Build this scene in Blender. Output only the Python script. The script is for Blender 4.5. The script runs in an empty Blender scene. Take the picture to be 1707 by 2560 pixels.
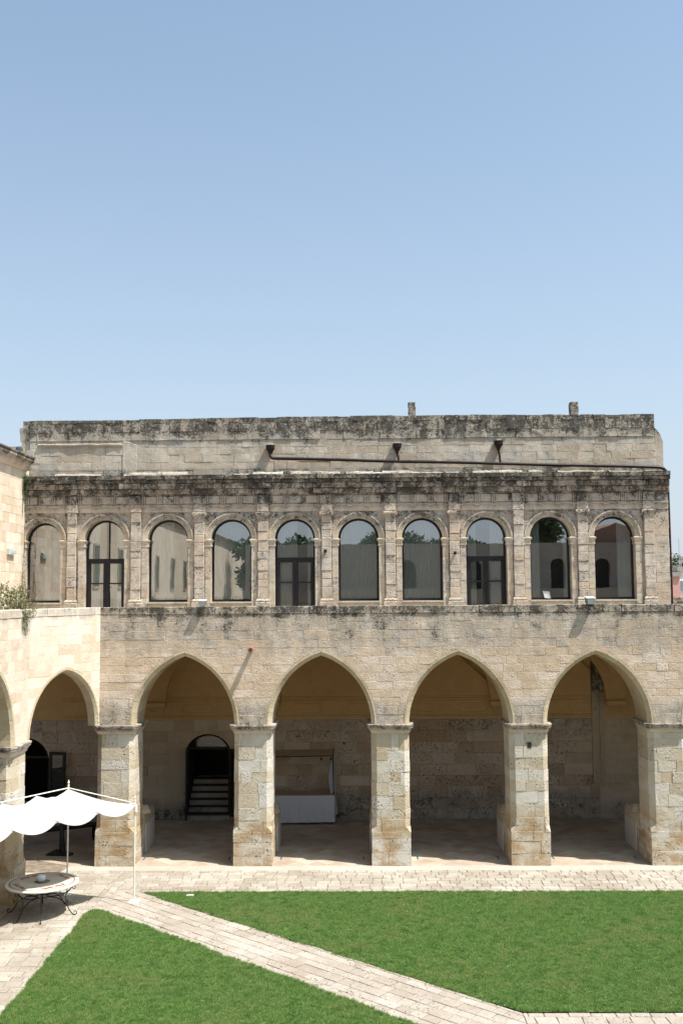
import bpy, bmesh, math, random
from mathutils import Vector, Matrix, noise
random.seed(7)
SC = bpy.context.scene
COL = SC.collection

# ------------------------------------------------------------------ camera
cam_d = bpy.data.cameras.new('camera'); cam = bpy.data.objects.new('camera', cam_d); COL.objects.link(cam)
SC.camera = cam
cam_d.lens = 35.0; cam_d.sensor_fit = 'VERTICAL'; cam_d.sensor_height = 36.0; cam_d.sensor_width = 24.0
cam_d.clip_start = 0.1; cam_d.clip_end = 3000
yaw, pitch, roll = math.radians(.95), math.radians(4.71), math.radians(.37)
fw = Vector((-math.sin(yaw)*math.cos(pitch), math.cos(yaw)*math.cos(pitch), math.sin(pitch)))
rt = Vector((math.cos(yaw), math.sin(yaw), 0)); up = rt.cross(fw)
rt2 = rt*math.cos(roll)-up*math.sin(roll); up2 = rt*math.sin(roll)+up*math.cos(roll)
m = Matrix((rt2, up2, -fw)).transposed().to_4x4(); m.translation = Vector((0, 0, 7.7))
cam.matrix_world = m

# ------------------------------------------------------------------ sky, sun, exposure
SUN = Vector((.47, -.195, 1)).normalized()
elev = math.asin(SUN.z); azim = math.atan2(SUN.x, SUN.y)
world = bpy.data.worlds.new('World'); SC.world = world; world.use_nodes = True
wn = world.node_tree; wn.nodes.clear()
sky = wn.nodes.new('ShaderNodeTexSky'); sky.sky_type = 'NISHITA'; sky.sun_disc = False
sky.sun_elevation = elev; sky.sun_rotation = azim
sky.air_density = 1.0; sky.dust_density = 3.6; sky.ozone_density = 1.6; sky.altitude = 0
bg = wn.nodes.new('ShaderNodeBackground'); bg.inputs[1].default_value = 0.115
wo = wn.nodes.new('ShaderNodeOutputWorld')
# summer haze: the sky pales evenly towards the horizon all the way round
tc = wn.nodes.new('ShaderNodeTexCoord'); sx_ = wn.nodes.new('ShaderNodeSeparateXYZ'); wn.links.new(tc.outputs['Generated'], sx_.inputs[0])
def wm(op, a, b):
    x = wn.nodes.new('ShaderNodeMath'); x.operation = op
    for i, v_ in enumerate((a, b)):
        if isinstance(v_, bpy.types.NodeSocket): wn.links.new(v_, x.inputs[i])
        else: x.inputs[i].default_value = v_
    return x.outputs[0]
hz = wm('MULTIPLY', wm('POWER', 2.718, wm('MULTIPLY', wm('MAXIMUM', sx_.outputs[2], 0.0), -2.7)), .78)
gm = wn.nodes.new('ShaderNodeMix'); gm.data_type = 'RGBA'; gm.blend_type = 'MULTIPLY'; gm.inputs[0].default_value = 1
wn.links.new(sky.outputs[0], gm.inputs[6]); gm.inputs[7].default_value = (.77, 1.0, 1.02, 1)
hm = wn.nodes.new('ShaderNodeMix'); hm.data_type = 'RGBA'; wn.links.new(hz, hm.inputs[0]); wn.links.new(gm.outputs[2], hm.inputs[6]); hm.inputs[7].default_value = (4.35, 4.6, 5.15, 1)
wn.links.new(hm.outputs[2], bg.inputs[0]); wn.links.new(bg.outputs[0], wo.inputs[0])
sun_d = bpy.data.lights.new('sun', 'SUN'); sun_d.energy = 5.0; sun_d.angle = math.radians(.53); sun_d.color = (1, .955, .89)
sun = bpy.data.objects.new('sun', sun_d); COL.objects.link(sun)
sun.rotation_euler = SUN.to_track_quat('Z', 'Y').to_euler()
SC.view_settings.view_transform = 'Standard'; SC.view_settings.look = 'None'
SC.view_settings.exposure = 0.76; SC.view_settings.gamma = 1.0; SC.view_settings.use_curve_mapping = False
SC.render.engine = 'CYCLES'
SC.cycles.max_bounces = 10; SC.cycles.diffuse_bounces = 6; SC.cycles.glossy_bounces = 4; SC.cycles.transparent_max_bounces = 16
SC.cycles.caustics_reflective = False; SC.cycles.caustics_refractive = False

# ------------------------------------------------------------------ materials
class NT:
    def __init__(s, name):
        s.m = bpy.data.materials.new(name); s.m.use_nodes = True; s.t = s.m.node_tree; s.t.nodes.clear()
        s.out = s.n('ShaderNodeOutputMaterial'); s.b = s.n('ShaderNodeBsdfPrincipled'); s.l(s.b.outputs[0], s.out.inputs[0])
        s.b.inputs['Specular IOR Level'].default_value = .25
    def n(s, t, **k):
        x = s.t.nodes.new(t)
        for a, v in k.items(): setattr(x, a, v)
        return x
    def l(s, a, b): s.t.links.new(a, b)
    def inp(s, sock, v):
        if isinstance(v, bpy.types.NodeSocket): s.l(v, sock)
        else: sock.default_value = v
    def math(s, op, a, b=0.0, c=0.0, clamp=False):
        x = s.n('ShaderNodeMath', operation=op, use_clamp=clamp)
        for i, v in enumerate((a, b, c)): s.inp(x.inputs[i], v)
        return x.outputs[0]
    def mix(s, f, a, b, mode='MIX'):
        x = s.n('ShaderNodeMix', data_type='RGBA', blend_type=mode)
        s.inp(x.inputs[0], f)
        for i, v in ((6, a), (7, b)):
            if not isinstance(v, bpy.types.NodeSocket): v = (*v[:3], 1)
            s.inp(x.inputs[i], v)
        return x.outputs[2]
    def pos(s, sx=1, sy=1, sz=1, off=(0, 0, 0)):
        g = s.n('ShaderNodeNewGeometry'); mp = s.n('ShaderNodeMapping')
        mp.inputs['Scale'].default_value = (sx, sy, sz); mp.inputs['Location'].default_value = off
        s.l(g.outputs['Position'], mp.inputs[0]); return mp.outputs[0]
    def noise(s, vec, scale, detail=4, rough=.55, out=0):
        x = s.n('ShaderNodeTexNoise'); s.l(vec, x.inputs['Vector'])
        x.inputs['Scale'].default_value = scale; x.inputs['Detail'].default_value = detail; x.inputs['Roughness'].default_value = rough
        return x.outputs[out]
    def vor(s, vec, scale, feature='F1', rnd=1.0):
        x = s.n('ShaderNodeTexVoronoi', feature=feature); s.l(vec, x.inputs['Vector']); x.inputs['Scale'].default_value = scale
        x.inputs['Randomness'].default_value = rnd
        return x
    def ss(s, v, a, b):
        x = s.n('ShaderNodeMapRange', interpolation_type='SMOOTHSTEP')
        s.inp(x.inputs[0], v); x.inputs[1].default_value = a; x.inputs[2].default_value = b; return x.outputs[0]
    def attr(s, name):
        x = s.n('ShaderNodeAttribute', attribute_name=name); return x.outputs['Fac']
    def ramp(s, v, stops, interp='LINEAR'):
        x = s.n('ShaderNodeValToRGB'); x.color_ramp.interpolation = interp
        e = x.color_ramp.elements
        while len(e) < len(stops): e.new(.5)
        for k, (p, c) in enumerate(stops): e[k].position = p; e[k].color = (*c, 1)
        s.inp(x.inputs[0], v); return x.outputs[0]
    def bump(s, h, strength, dist, prev=None):
        x = s.n('ShaderNodeBump'); x.inputs['Strength'].default_value = strength; x.inputs['Distance'].default_value = dist
        s.l(h, x.inputs['Height'])
        if prev: s.l(prev, x.inputs['Normal'])
        return x.outputs[0]

def stone_mat(name, palette, zones=(), lichen=1.0, pits=.5, patch=.5, ochre=(), streak=1.0, relief=1.0, tv=.66):
    """weathered limestone. palette: 4 albedos; zones: (z0,z1,z2,z3,strength) trapezoids of black crust;
    ochre: (z0,z1,z2,z3,strength) trapezoids of warm damp discolouration"""
    t = NT(name)
    P = t.pos()
    tint = t.attr('tint'); rough = t.attr('rough')
    n1 = t.noise(P, .55, 4, .6); n2 = t.noise(P, 3.2, 5, .65); n3 = t.noise(P, 21, 6, .7); nf = t.noise(P, 70, 3, .6)
    v = t.math('ADD', t.math('ADD', t.math('MULTIPLY', tint, tv), .35-.35*tv/.7), t.math('MULTIPLY', t.math('SUBTRACT', n1, .5), 1.3))
    v = t.math('ADD', v, t.math('MULTIPLY', t.math('SUBTRACT', n2, .5), .5), clamp=True)
    col = t.ramp(v, [(0, palette[0]), (.35, palette[1]), (.62, palette[2]), (.95, palette[3])])
    # mottling
    g = t.math('ADD', .72, t.math('MULTIPLY', n3, .36)); g = t.math('ADD', g, t.math('MULTIPLY', n2, .2))
    gc = t.n('ShaderNodeCombineColor'); [t.l(g, gc.inputs[i]) for i in range(3)]
    col = t.mix(1.0, col, gc.outputs[0], 'MULTIPLY')
    # worn holes in the rough stones
    w = t.noise(P, 6, 3, .6, 1)
    wp = t.n('ShaderNodeMix', data_type='VECTOR'); wp.inputs[0].default_value = .06
    t.l(P, wp.inputs[4]); t.l(w, wp.inputs[5])
    vo = t.vor(wp.outputs[1], 13); vo2 = t.vor(wp.outputs[1], 30)
    hole = t.math('MULTIPLY', t.ss(vo.outputs['Distance'], .34, .12), t.ss(n2, .44, .6))
    hole2 = t.math('MULTIPLY', t.ss(vo2.outputs['Distance'], .4, .15), t.ss(n3, .46, .6))
    ro = t.ss(rough, .55, .95)
    hh = t.math('MULTIPLY', t.math('ADD', t.math('MULTIPLY', hole, .75), t.math('MULTIPLY', hole2, .6), clamp=True), t.math('ADD', t.math('MULTIPLY', ro, pits), .08))
    col = t.mix(hh, col, (.20, .135, .075))
    # warm patches
    if ochre:
        sp = t.n('ShaderNodeSeparateXYZ'); t.l(P, sp.inputs[0]); z = sp.outputs[2]
        tot = None
        for (a, b, c, d, s_) in ochre:
            q = t.math('MULTIPLY', t.ss(z, a, b), t.ss(z, d, c)); q = t.math('MULTIPLY', q, s_)
            tot = q if tot is None else t.math('MAXIMUM', tot, q)
        no = t.noise(t.pos(1, 1, 1.6, (3, 1, 4)), 1.7, 5, .65)
        q = t.math('MULTIPLY', tot, t.ss(no, .40, .62))
        col = t.mix(q, col, (.36, .225, .10))
    # black crust and lichen
    if zones:
        sp = t.n('ShaderNodeSeparateXYZ'); t.l(P, sp.inputs[0]); z = sp.outputs[2]
        tot = None
        for (a, b, c, d, s_) in zones:
            q = t.math('MULTIPLY', t.ss(z, a, b), t.ss(z, d, c)); q = t.math('MULTIPLY', q, s_)
            tot = q if tot is None else t.math('MAXIMUM', tot, q)
        st = t.noise(t.pos(3.0, 3.0, .55), 1.0, 4, .6)             # drips
        bl = t.noise(t.pos(1, 1, 1.1, (9, 2, 5)), 3.4, 7, .78)      # blotches
        cr = t.math('ADD', t.math('MULTIPLY', st, .55*streak), t.math('MULTIPLY', bl, 1.0-.45*streak))
        cr = t.math('ADD', cr, t.math('MULTIPLY', t.math('SUBTRACT', n3, .5), .55))
        cr = t.math('ADD', cr, t.math('MULTIPLY', t.math('SUBTRACT', tint, .5), .10))
        thr = t.math('SUBTRACT', .84, t.math('MULTIPLY', tot, .46))
        msk = t.ss(t.math('SUBTRACT', cr, thr), -.07, .10)
        msk = t.math('MULTIPLY', msk, t.ss(tot, .0, .12))
        dark = t.mix(t.ss(n2, .35, .7), (.020, .020, .019), (.085, .078, .066))
        col = t.mix(t.math('MULTIPLY', msk, .93), col, dark)
        grey = t.math('MULTIPLY', t.ss(t.math('SUBTRACT', cr, t.math('SUBTRACT', thr, .20)), -.10, .20), t.math('MULTIPLY', t.math('SUBTRACT', 1, msk), t.ss(tot, 0, .2)))
        col = t.mix(t.math('MULTIPLY', grey, .62), col, (.25, .24, .215))
        lv = t.noise(t.pos(1, 1, .8, (2, 7, 3)), 10, 6, .8)
        lm = t.math('MULTIPLY', t.ss(lv, .545, .63), t.ss(t.noise(P, 1.9, 3), .42, .58))
        lm = t.math('MULTIPLY', lm, t.math('MULTIPLY', t.ss(tot, .3, .8), lichen))
        col = t.mix(t.math('MULTIPLY', lm, .75), col, (.47, .47, .445))
        om = t.math('MULTIPLY', t.ss(t.noise(t.pos(1, 1, 2.5, (5, 5, 5)), 4.5, 5, .7), .60, .70), t.math('MULTIPLY', t.ss(tot, .62, .80), lichen))
        col = t.mix(t.math('MULTIPLY', om, .75), col, (.30, .13, .035))
    t.l(col, t.b.inputs['Base Color']); t.b.inputs['Roughness'].default_value = .93; t.b.inputs['Specular IOR Level'].default_value = .12
    b1 = t.bump(t.math('ADD', n3, t.math('MULTIPLY', nf, .4)), .55*relief, .03)
    hgt = t.math('SUBTRACT', t.math('MULTIPLY', n2, .6), t.math('MULTIPLY', hh, 1.3))
    b2 = t.bump(hgt, .8*relief, .05, b1)
    t.l(b2, t.b.inputs['Normal'])
    return t.m

def plain(name, col, rough=.6, metal=0.0, var=.12, scale=8, bump=0.0, spec=.3):
    t = NT(name)
    n = t.noise(t.pos(), scale, 4, .6)
    a = tuple(c*(1-var) for c in col); b = tuple(min(1, c*(1+var)) for c in col)
    t.l(t.mix(t.ss(n, .3, .7), a, b), t.b.inputs['Base Color'])
    t.b.inputs['Roughness'].default_value = rough; t.b.inputs['Metallic'].default_value = metal
    t.b.inputs['Specular IOR Level'].default_value = spec
    if bump: t.l(t.bump(n, bump, .02), t.b.inputs['Normal'])
    return t.m

WARM = [(.55, .425, .31), (.62, .50, .385), (.66, .555, .46), (.62, .55, .48)]
PALE = [(.53, .41, .31), (.61, .50, .395), (.65, .55, .46), (.60, .53, .46)]
WEST = [(.55, .44, .33), (.62, .525, .42), (.66, .585, .485), (.62, .57, .49)]
M = {}
M['arcade'] = stone_mat('arcade_limestone', WARM, tv=.55, zones=[(6.5, 7.3, 9, 10, .80), (5.5, 6.7, 7.3, 7.4, .47), (3.95, 4.0, 4.3, 4.85, .50)], ochre=[(4.2, 5, 6.2, 6.9, .22)], pits=.5, streak=.8, relief=1.2)
M['pier'] = stone_mat('pier_limestone', [(.48, .40, .29), (.55, .49, .39), (.60, .56, .49), (.58, .57, .53)], zones=[(3.65, 3.75, 4.2, 4.3, .52)], ochre=[(-.5, 0, 1.1, 1.7, .75), (1.2, 1.5, 3, 3.5, .12)], pits=.95, streak=.3, relief=1.3)
M['capital'] = stone_mat('capital_limestone', PALE, zones=[(3.72, 3.86, 4.2, 4.3, .72)], pits=.4, streak=.3)
M['west'] = stone_mat('west_wing_limestone', WEST, zones=[(6.85, 7.3, 7.5, 7.6, .40)], ochre=[(7.5, 8, 10, 12, .12)], pits=.5, streak=.9)
M['west_cornice'] = stone_mat('west_cornice_limestone', PALE, zones=[(12.0, 12.45, 13, 14, .85)], pits=.3, lichen=.5)
M['upper'] = stone_mat('upper_limestone', PALE, zones=[(10.1, 11.0, 11.9, 12.0, .78), (9.0, 10.6, 11, 11.2, .70), (6, 7.3, 9.6, 10, .46)], ochre=[(7, 7.2, 7.7, 8.2, .3)], pits=.75, streak=.35, relief=1.5)
M['cornice'] = stone_mat('cornice_limestone', PALE, zones=[(10.2, 11.1, 12.5, 13, .80)], pits=.7, streak=.8, relief=1.7)
M['frieze'] = stone_mat('frieze_limestone', PALE, zones=[(10.3, 11.1, 11.9, 12.0, .62)], pits=.5, streak=.5, relief=1.3)
M['cornice_top'] = stone_mat('cornice_top_limestone', [(.24, .18, .115), (.32, .255, .18), (.40, .345, .27), (.34, .29, .22)], zones=[(10.2, 11.3, 12.5, 13, .84)], pits=.7, streak=.6, relief=1.7)
M['attic'] = stone_mat('attic_limestone', [(.44, .36, .275), (.53, .455, .36), (.58, .51, .42), (.50, .47, .42)], tv=.85, zones=[(12.4, 13.6, 16, 17, .84), (11.7, 11.8, 12.0, 12.4, .62), (11, 12, 16, 17, .30)], pits=.5, streak=.75, relief=1.2)
M['vouss'] = stone_mat('voussoir_limestone', [(.46, .38, .26), (.52, .44, .31), (.56, .48, .35), (.52, .46, .36)], pits=.35, ochre=[(4, 4.5, 5.5, 6.1, .2)])
M['reveal'] = stone_mat('smooth_limestone', [(.50, .41, .29), (.55, .465, .345), (.58, .50, .39), (.55, .49, .40)], zones=[(9.3, 10.2, 10.6, 10.8, .62), (6, 7, 9.5, 10, .38)], pits=.3, streak=.3)
M['mortar'] = stone_mat('lime_mortar', [(.50, .43, .33), (.56, .49, .39), (.58, .52, .42), (.54, .50, .42)], zones=[(6.7, 7.2, 9, 9.2, .7), (10.4, 11.2, 12.0, 12.1, .8), (12.9, 13.5, 16, 17, .8)], pits=.2)
M['paver'] = stone_mat('paving_limestone', [(.25, .207, .165), (.32, .28, .232), (.38, .345, .295), (.335, .31, .275)], pits=.45, relief=1.1, tv=.38)
M['pathstone'] = stone_mat('path_limestone', [(.29, .24, .195), (.345, .30, .255), (.39, .345, .30), (.34, .315, .28)], pits=.5, relief=1.3, tv=.42)
M['threshold'] = stone_mat('threshold_screed', [(.36, .31, .26), (.39, .34, .29), (.42, .37, .32), (.38, .35, .31)], pits=.1)
M['paver_joint'] = plain('paving_joint', (.19, .15, .11), .95, var=.3, scale=5)
M['tile'] = stone_mat('gallery_floor_tile', [(.30, .235, .18), (.36, .29, .225), (.41, .35, .28), (.38, .33, .28)], pits=.1, relief=.6, tv=.5)
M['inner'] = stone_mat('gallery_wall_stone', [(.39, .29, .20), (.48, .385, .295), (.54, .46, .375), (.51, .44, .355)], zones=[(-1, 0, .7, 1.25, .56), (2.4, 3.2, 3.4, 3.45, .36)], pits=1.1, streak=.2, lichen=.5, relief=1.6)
M['inner_pale'] = stone_mat('gallery_dressed_stone', [(.42, .34, .24), (.47, .39, .29), (.50, .43, .33), (.47, .41, .32)], zones=[(-1, 0, .3, .8, .5)], pits=.3)
M['ochre'] = stone_mat('ochre_plaster', [(.47, .315, .155), (.50, .34, .17), (.53, .365, .185), (.51, .345, .18)], pits=.05, relief=.5)
M['black_metal'] = plain('black_frame_metal', (.012, .011, .012), .45, .0, .3)
M['iron'] = plain('wrought_iron', (.03, .028, .03), .55, .4, .3)
M['pipe'] = plain('brown_pipe_metal', (.018, .011, .010), .45, .3, .3, 5)
M['white_metal'] = plain('cream_painted_metal', (.72, .69, .60), .45, 0, .05)
M['white_box'] = plain('white_lamp_housing', (.50, .51, .49), .5, 0, .05)
M['terracotta'] = plain('terracotta', (.42, .19, .12), .8, 0, .2, 12)
M['dark_wood'] = plain('dark_wood', (.018, .013, .010), .6, 0, .3)
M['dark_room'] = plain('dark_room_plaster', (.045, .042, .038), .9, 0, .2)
M['room'] = plain('pale_room_plaster', (.20, .20, .185), .9, 0, .1)
M['white_panel'] = plain('pale_render', (.50, .46, .43), .9, 0, .08)
M['soil'] = plain('lawn_soil', (.07, .12, .03), .95, 0, .4, 6)
M['ground'] = plain('ground_earth', (.26, .21, .15), .95, 0, .25, .3)
M['blue_glass'] = plain('blue_lamp_glass', (.035, .14, .22), .12, 0, .2)
M['pale_glass'] = plain('pale_lamp_glass', (.42, .50, .52), .15, 0, .1)
M['roof'] = plain('grey_roofing', (.33, .31, .28), .9, 0, .2)
M['pink'] = plain('pink_render', (.60, .33, .29), .85, 0, .07)
M['white_wall'] = plain('white_render', (.72, .71, .69), .85, 0, .06)
M['grey_wall'] = plain('grey_render', (.42, .44, .47), .85, 0, .1)
M['rust_roof'] = plain('rust_roof', (.30, .17, .12), .85, 0, .2)
M['town_glass'] = plain('town_window_glass', (.20, .28, .33), .15, 0, .15)

def cloth_mat(name, col, trans=.35):
    t = NT(name); t.b.inputs['Base Color'].default_value = (*col, 1); t.b.inputs['Roughness'].default_value = .85
    tr = t.n('ShaderNodeBsdfTranslucent'); tr.inputs[0].default_value = (*col, 1)
    mx = t.n('ShaderNodeMixShader'); mx.inputs[0].default_value = trans
    t.l(t.b.outputs[0], mx.inputs[1]); t.l(tr.outputs[0], mx.inputs[2]); t.l(mx.outputs[0], t.out.inputs[0])
    w = t.noise(t.pos(), 5, 4); t.l(t.bump(w, .15, .02), t.b.inputs['Normal'])
    return t.m
M['sail'] = cloth_mat('white_canvas', (.50, .50, .495), .22)
M['tablecloth'] = cloth_mat('white_tablecloth', (.62, .63, .68), .05)
M['beige_cloth'] = cloth_mat('beige_cloth', (.42, .33, .24), .1)

def sheer_mat():
    t = NT('sheer_curtain')
    g = t.n('ShaderNodeBsdfTransparent'); t.b.inputs['Base Color'].default_value = (.88, .89, .84, 1); t.b.inputs['Roughness'].default_value = .9
    tr = t.n('ShaderNodeBsdfTranslucent'); tr.inputs[0].default_value = (.86, .88, .83, 1)
    m1 = t.n('ShaderNodeMixShader'); m1.inputs[0].default_value = .4; t.l(t.b.outputs[0], m1.inputs[1]); t.l(tr.outputs[0], m1.inputs[2])
    m2 = t.n('ShaderNodeMixShader'); m2.inputs[0].default_value = .14; t.l(m1.outputs[0], m2.inputs[1]); t.l(g.outputs[0], m2.inputs[2])
    t.l(m2.outputs[0], t.out.inputs[0]); return t.m
M['sheer'] = sheer_mat()
def glass_mat(name, refl=.16, tint=(.93, .98, .95)):
    t = NT(name)
    g = t.n('ShaderNodeBsdfTransparent'); g.inputs[0].default_value = (*tint, 1)
    gl = t.n('ShaderNodeBsdfGlossy'); gl.inputs['Roughness'].default_value = .0; gl.inputs[0].default_value = (.96, .98, 1, 1)
    f = t.n('ShaderNodeFresnel'); f.inputs[0].default_value = 1.5
    w = t.noise(t.pos(1, 1, .6), .9, 2); bp = t.bump(w, .03, .05); t.l(bp, gl.inputs['Normal'])
    fac = t.math('ADD', f.outputs[0], refl, clamp=True)
    mx = t.n('ShaderNodeMixShader'); t.l(fac, mx.inputs[0]); t.l(g.outputs[0], mx.inputs[1]); t.l(gl.outputs[0], mx.inputs[2])
    t.l(mx.outputs[0], t.out.inputs[0]); return t.m
M['glass'] = glass_mat('window_glass', .30)
M['dark_glass'] = glass_mat('dark_fanlight_glass', .02, (.2, .2, .19))

def leaf_mat(name, a, b, c=None):
    t = NT(name)
    n = t.noise(t.pos(), 6, 3); col = t.mix(t.ss(n, .35, .65), a, b)
    if c: col = t.mix(t.ss(t.noise(t.pos(1, 1, 1, (4, 4, 4)), 3, 3), .52, .62), col, c)
    t.l(col, t.b.inputs['Base Color']); t.b.inputs['Roughness'].default_value = .6
    tr = t.n('ShaderNodeBsdfTranslucent'); t.l(col, tr.inputs[0])
    mx = t.n('ShaderNodeMixShader'); mx.inputs[0].default_value = .3
    t.l(t.b.outputs[0], mx.inputs[1]); t.l(tr.outputs[0], mx.inputs[2]); t.l(mx.outputs[0], t.out.inputs[0]); return t.m
M['leaf_grey'] = leaf_mat('grey_green_leaf', (.13, .16, .055), (.24, .26, .12), (.30, .23, .14))
M['leaf_green'] = leaf_mat('green_leaf', (.04, .09, .02), (.08, .14, .03))
M['leaf_dark'] = leaf_mat('dark_green_leaf', (.022, .045, .014), (.05, .085, .025))
M['bark'] = plain('bark', (.10, .07, .05), .9, 0, .3)

def grass_mat():
    t = NT('grass_blade')
    oi = t.n('ShaderNodeObjectInfo'); P = t.pos()
    big = t.noise(P, .55, 4, .6); mid = t.noise(P, 3.5, 4, .7)
    col = t.ramp(oi.outputs['Random'], [(0, (.095, .20, .040)), (.4, (.135, .25, .055)), (.8, (.175, .29, .075)), (1, (.28, .34, .13))])
    col = t.mix(t.math('MULTIPLY', t.ss(t.math('ADD', t.math('MULTIPLY', big, .55), t.math('MULTIPLY', mid, .45)), .47, .62), .45), col, (.26, .27, .10))
    col = t.mix(t.math('MULTIPLY', t.ss(mid, .52, .36), .45), col, (.05, .120, .024))
    t.l(col, t.b.inputs['Base Color']); t.b.inputs['Roughness'].default_value = .55
    tr = t.n('ShaderNodeBsdfTranslucent'); t.l(col, tr.inputs[0])
    mx = t.n('ShaderNodeMixShader'); mx.inputs[0].default_value = .42
    t.l(t.b.outputs[0], mx.inputs[1]); t.l(tr.outputs[0], mx.inputs[2]); t.l(mx.outputs[0], t.out.inputs[0]); return t.m
M['grass'] = grass_mat()

# ------------------------------------------------------------------ mesh helpers
class MB:
    def __init__(s): s.v = []; s.f = []; s.ti = []; s.ro = []; s.cur = (.5, .5); s.mi = []; s.m = 0
    def set(s, tint, rough): s.cur = (tint, rough)
    def add(s, vs, fs):
        o = len(s.v); s.v += [tuple(v) for v in vs]
        for f in fs: s.f.append([i+o for i in f]); s.ti.append(s.cur[0]); s.ro.append(s.cur[1]); s.mi.append(s.m)
    def box(s, x0, x1, y0, y1, z0, z1):
        s.add([(x0, y0, z0), (x1, y0, z0), (x1, y1, z0), (x0, y1, z0), (x0, y0, z1), (x1, y0, z1), (x1, y1, z1), (x0, y1, z1)],
              [(0, 3, 2, 1), (4, 5, 6, 7), (0, 1, 5, 4), (1, 2, 6, 5), (2, 3, 7, 6), (3, 0, 4, 7)])
    def prism(s, base, vec):
        """base: closed ring of points; extruded by vec"""
        n = len(base); vec = Vector(vec); vs = [Vector(p) for p in base]; vs += [p+vec for p in vs]
        s.add(vs, [tuple(range(n-1, -1, -1)), tuple(range(n, 2*n))]+[(i, (i+1) % n, n+(i+1) % n, n+i) for i in range(n)])
    def tube(s, pts, r, seg=8, cap=True):
        pts = [Vector(p) for p in pts]; n = len(pts)
        rr = r if isinstance(r, (list, tuple)) else [r]*n
        prev = None; vs = []
        for i, p in enumerate(pts):
            d = (pts[min(i+1, n-1)]-pts[max(i-1, 0)]).normalized()
            if prev is None:
                a = Vector((0, 0, 1)) if abs(d.z) < .9 else Vector((1, 0, 0)); u = d.cross(a).normalized()
            else:
                u = (prev - d*prev.dot(d)).normalized()
            prev = u; w = d.cross(u)
            for k in range(seg):
                a = 2*math.pi*k/seg; vs.append(p+(u*math.cos(a)+w*math.sin(a))*rr[i])
        fs = [(i*seg+k, i*seg+(k+1) % seg, (i+1)*seg+(k+1) % seg, (i+1)*seg+k) for i in range(n-1) for k in range(seg)]
        if cap: fs += [tuple(range(seg-1, -1, -1)), tuple((n-1)*seg+k for k in range(seg))]
        s.add(vs, fs)
    def lathe(s, cx, cy, prof, seg=24, axis='Z', cz=0):
        vs = []
        for (r, h) in prof:
            for k in range(seg):
                a = 2*math.pi*k/seg
                if axis == 'Z': vs.append((cx+r*math.cos(a), cy+r*math.sin(a), h))
                else: vs.append((cx+r*math.cos(a), h, cz+r*math.sin(a)))
        n = len(prof)
        fs = [(i*seg+k, i*seg+(k+1) % seg, (i+1)*seg+(k+1) % seg, (i+1)*seg+k) for i in range(n-1) for k in range(seg)]
        fs += [tuple(range(seg-1, -1, -1)), tuple((n-1)*seg+k for k in range(seg))]
        s.add(vs, fs)
    def grid(s, fn, nu, nv):
        s.add([fn(i/nu, j/nv) for j in range(nv+1) for i in range(nu+1)],
              [(j*(nu+1)+i, j*(nu+1)+i+1, (j+1)*(nu+1)+i+1, (j+1)*(nu+1)+i) for j in range(nv) for i in range(nu)])
    def build(s, name, mat, parent=None, smooth=False, origin=None, recalc=False):
        me = bpy.data.meshes.new(name)
        o = Vector(origin) if origin is not None else None
        vs = s.v if o is None else [tuple(Vector(v)-o) for v in s.v]
        me.from_pydata(vs, [], s.f)
        if any(t != .5 for t in s.ti) or any(r != .5 for r in s.ro) or True:
            a = me.attributes.new('tint', 'FLOAT', 'FACE'); a.data.foreach_set('value', s.ti)
            a = me.attributes.new('rough', 'FLOAT', 'FACE'); a.data.foreach_set('value', s.ro)
        mats = mat if isinstance(mat, (list, tuple)) else [mat]
        for q in mats: me.materials.append(q)
        if len(mats) > 1: me.polygons.foreach_set('material_index', s.mi)
        if recalc:
            bm = bmesh.new(); bm.from_mesh(me); bmesh.ops.recalc_face_normals(bm, faces=bm.faces); bm.to_mesh(me); bm.free()
        if smooth: me.polygons.foreach_set('use_smooth', [True]*len(me.polygons))
        ob = bpy.data.objects.new(name, me); COL.objects.link(ob)
        if o is not None: ob.location = o
        if parent:
            ob.parent = parent
            pm = Matrix.Translation(wloc(parent)); ob.matrix_parent_inverse = Matrix.Identity(4)
            ob.location = (Vector(ob.location)-wloc(parent))
        return ob
def wloc(o):
    l = Vector((0, 0, 0))
    while o: l += o.location; o = o.parent
    return l
def tag(o, label=None, cat=None, group=None, kind=None):
    if label: o['label'] = label
    if cat: o['category'] = cat
    if group: o['group'] = group
    if kind: o['kind'] = kind
    return o
def empty(name, loc, label, cat, group=None):
    o = bpy.data.objects.new(name, None); COL.objects.link(o); o.location = loc; o.empty_display_size = .2
    return tag(o, label, cat, group)

class Frame:
    def __init__(s, o, du, dv, n): s.o = Vector(o); s.du = Vector(du).normalized(); s.dv = Vector(dv).normalized(); s.n = Vector(n).normalized()
    def p(s, u, v, d=0): return s.o+s.du*u+s.dv*v+s.n*d
def fnorth(y): return Frame((0, y, 0), (1, 0, 0), (0, 0, 1), (0, -1, 0))
GROUND = Frame((0, 0, 0), (1, 0, 0), (0, 1, 0), (0, 0, 1))

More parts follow.
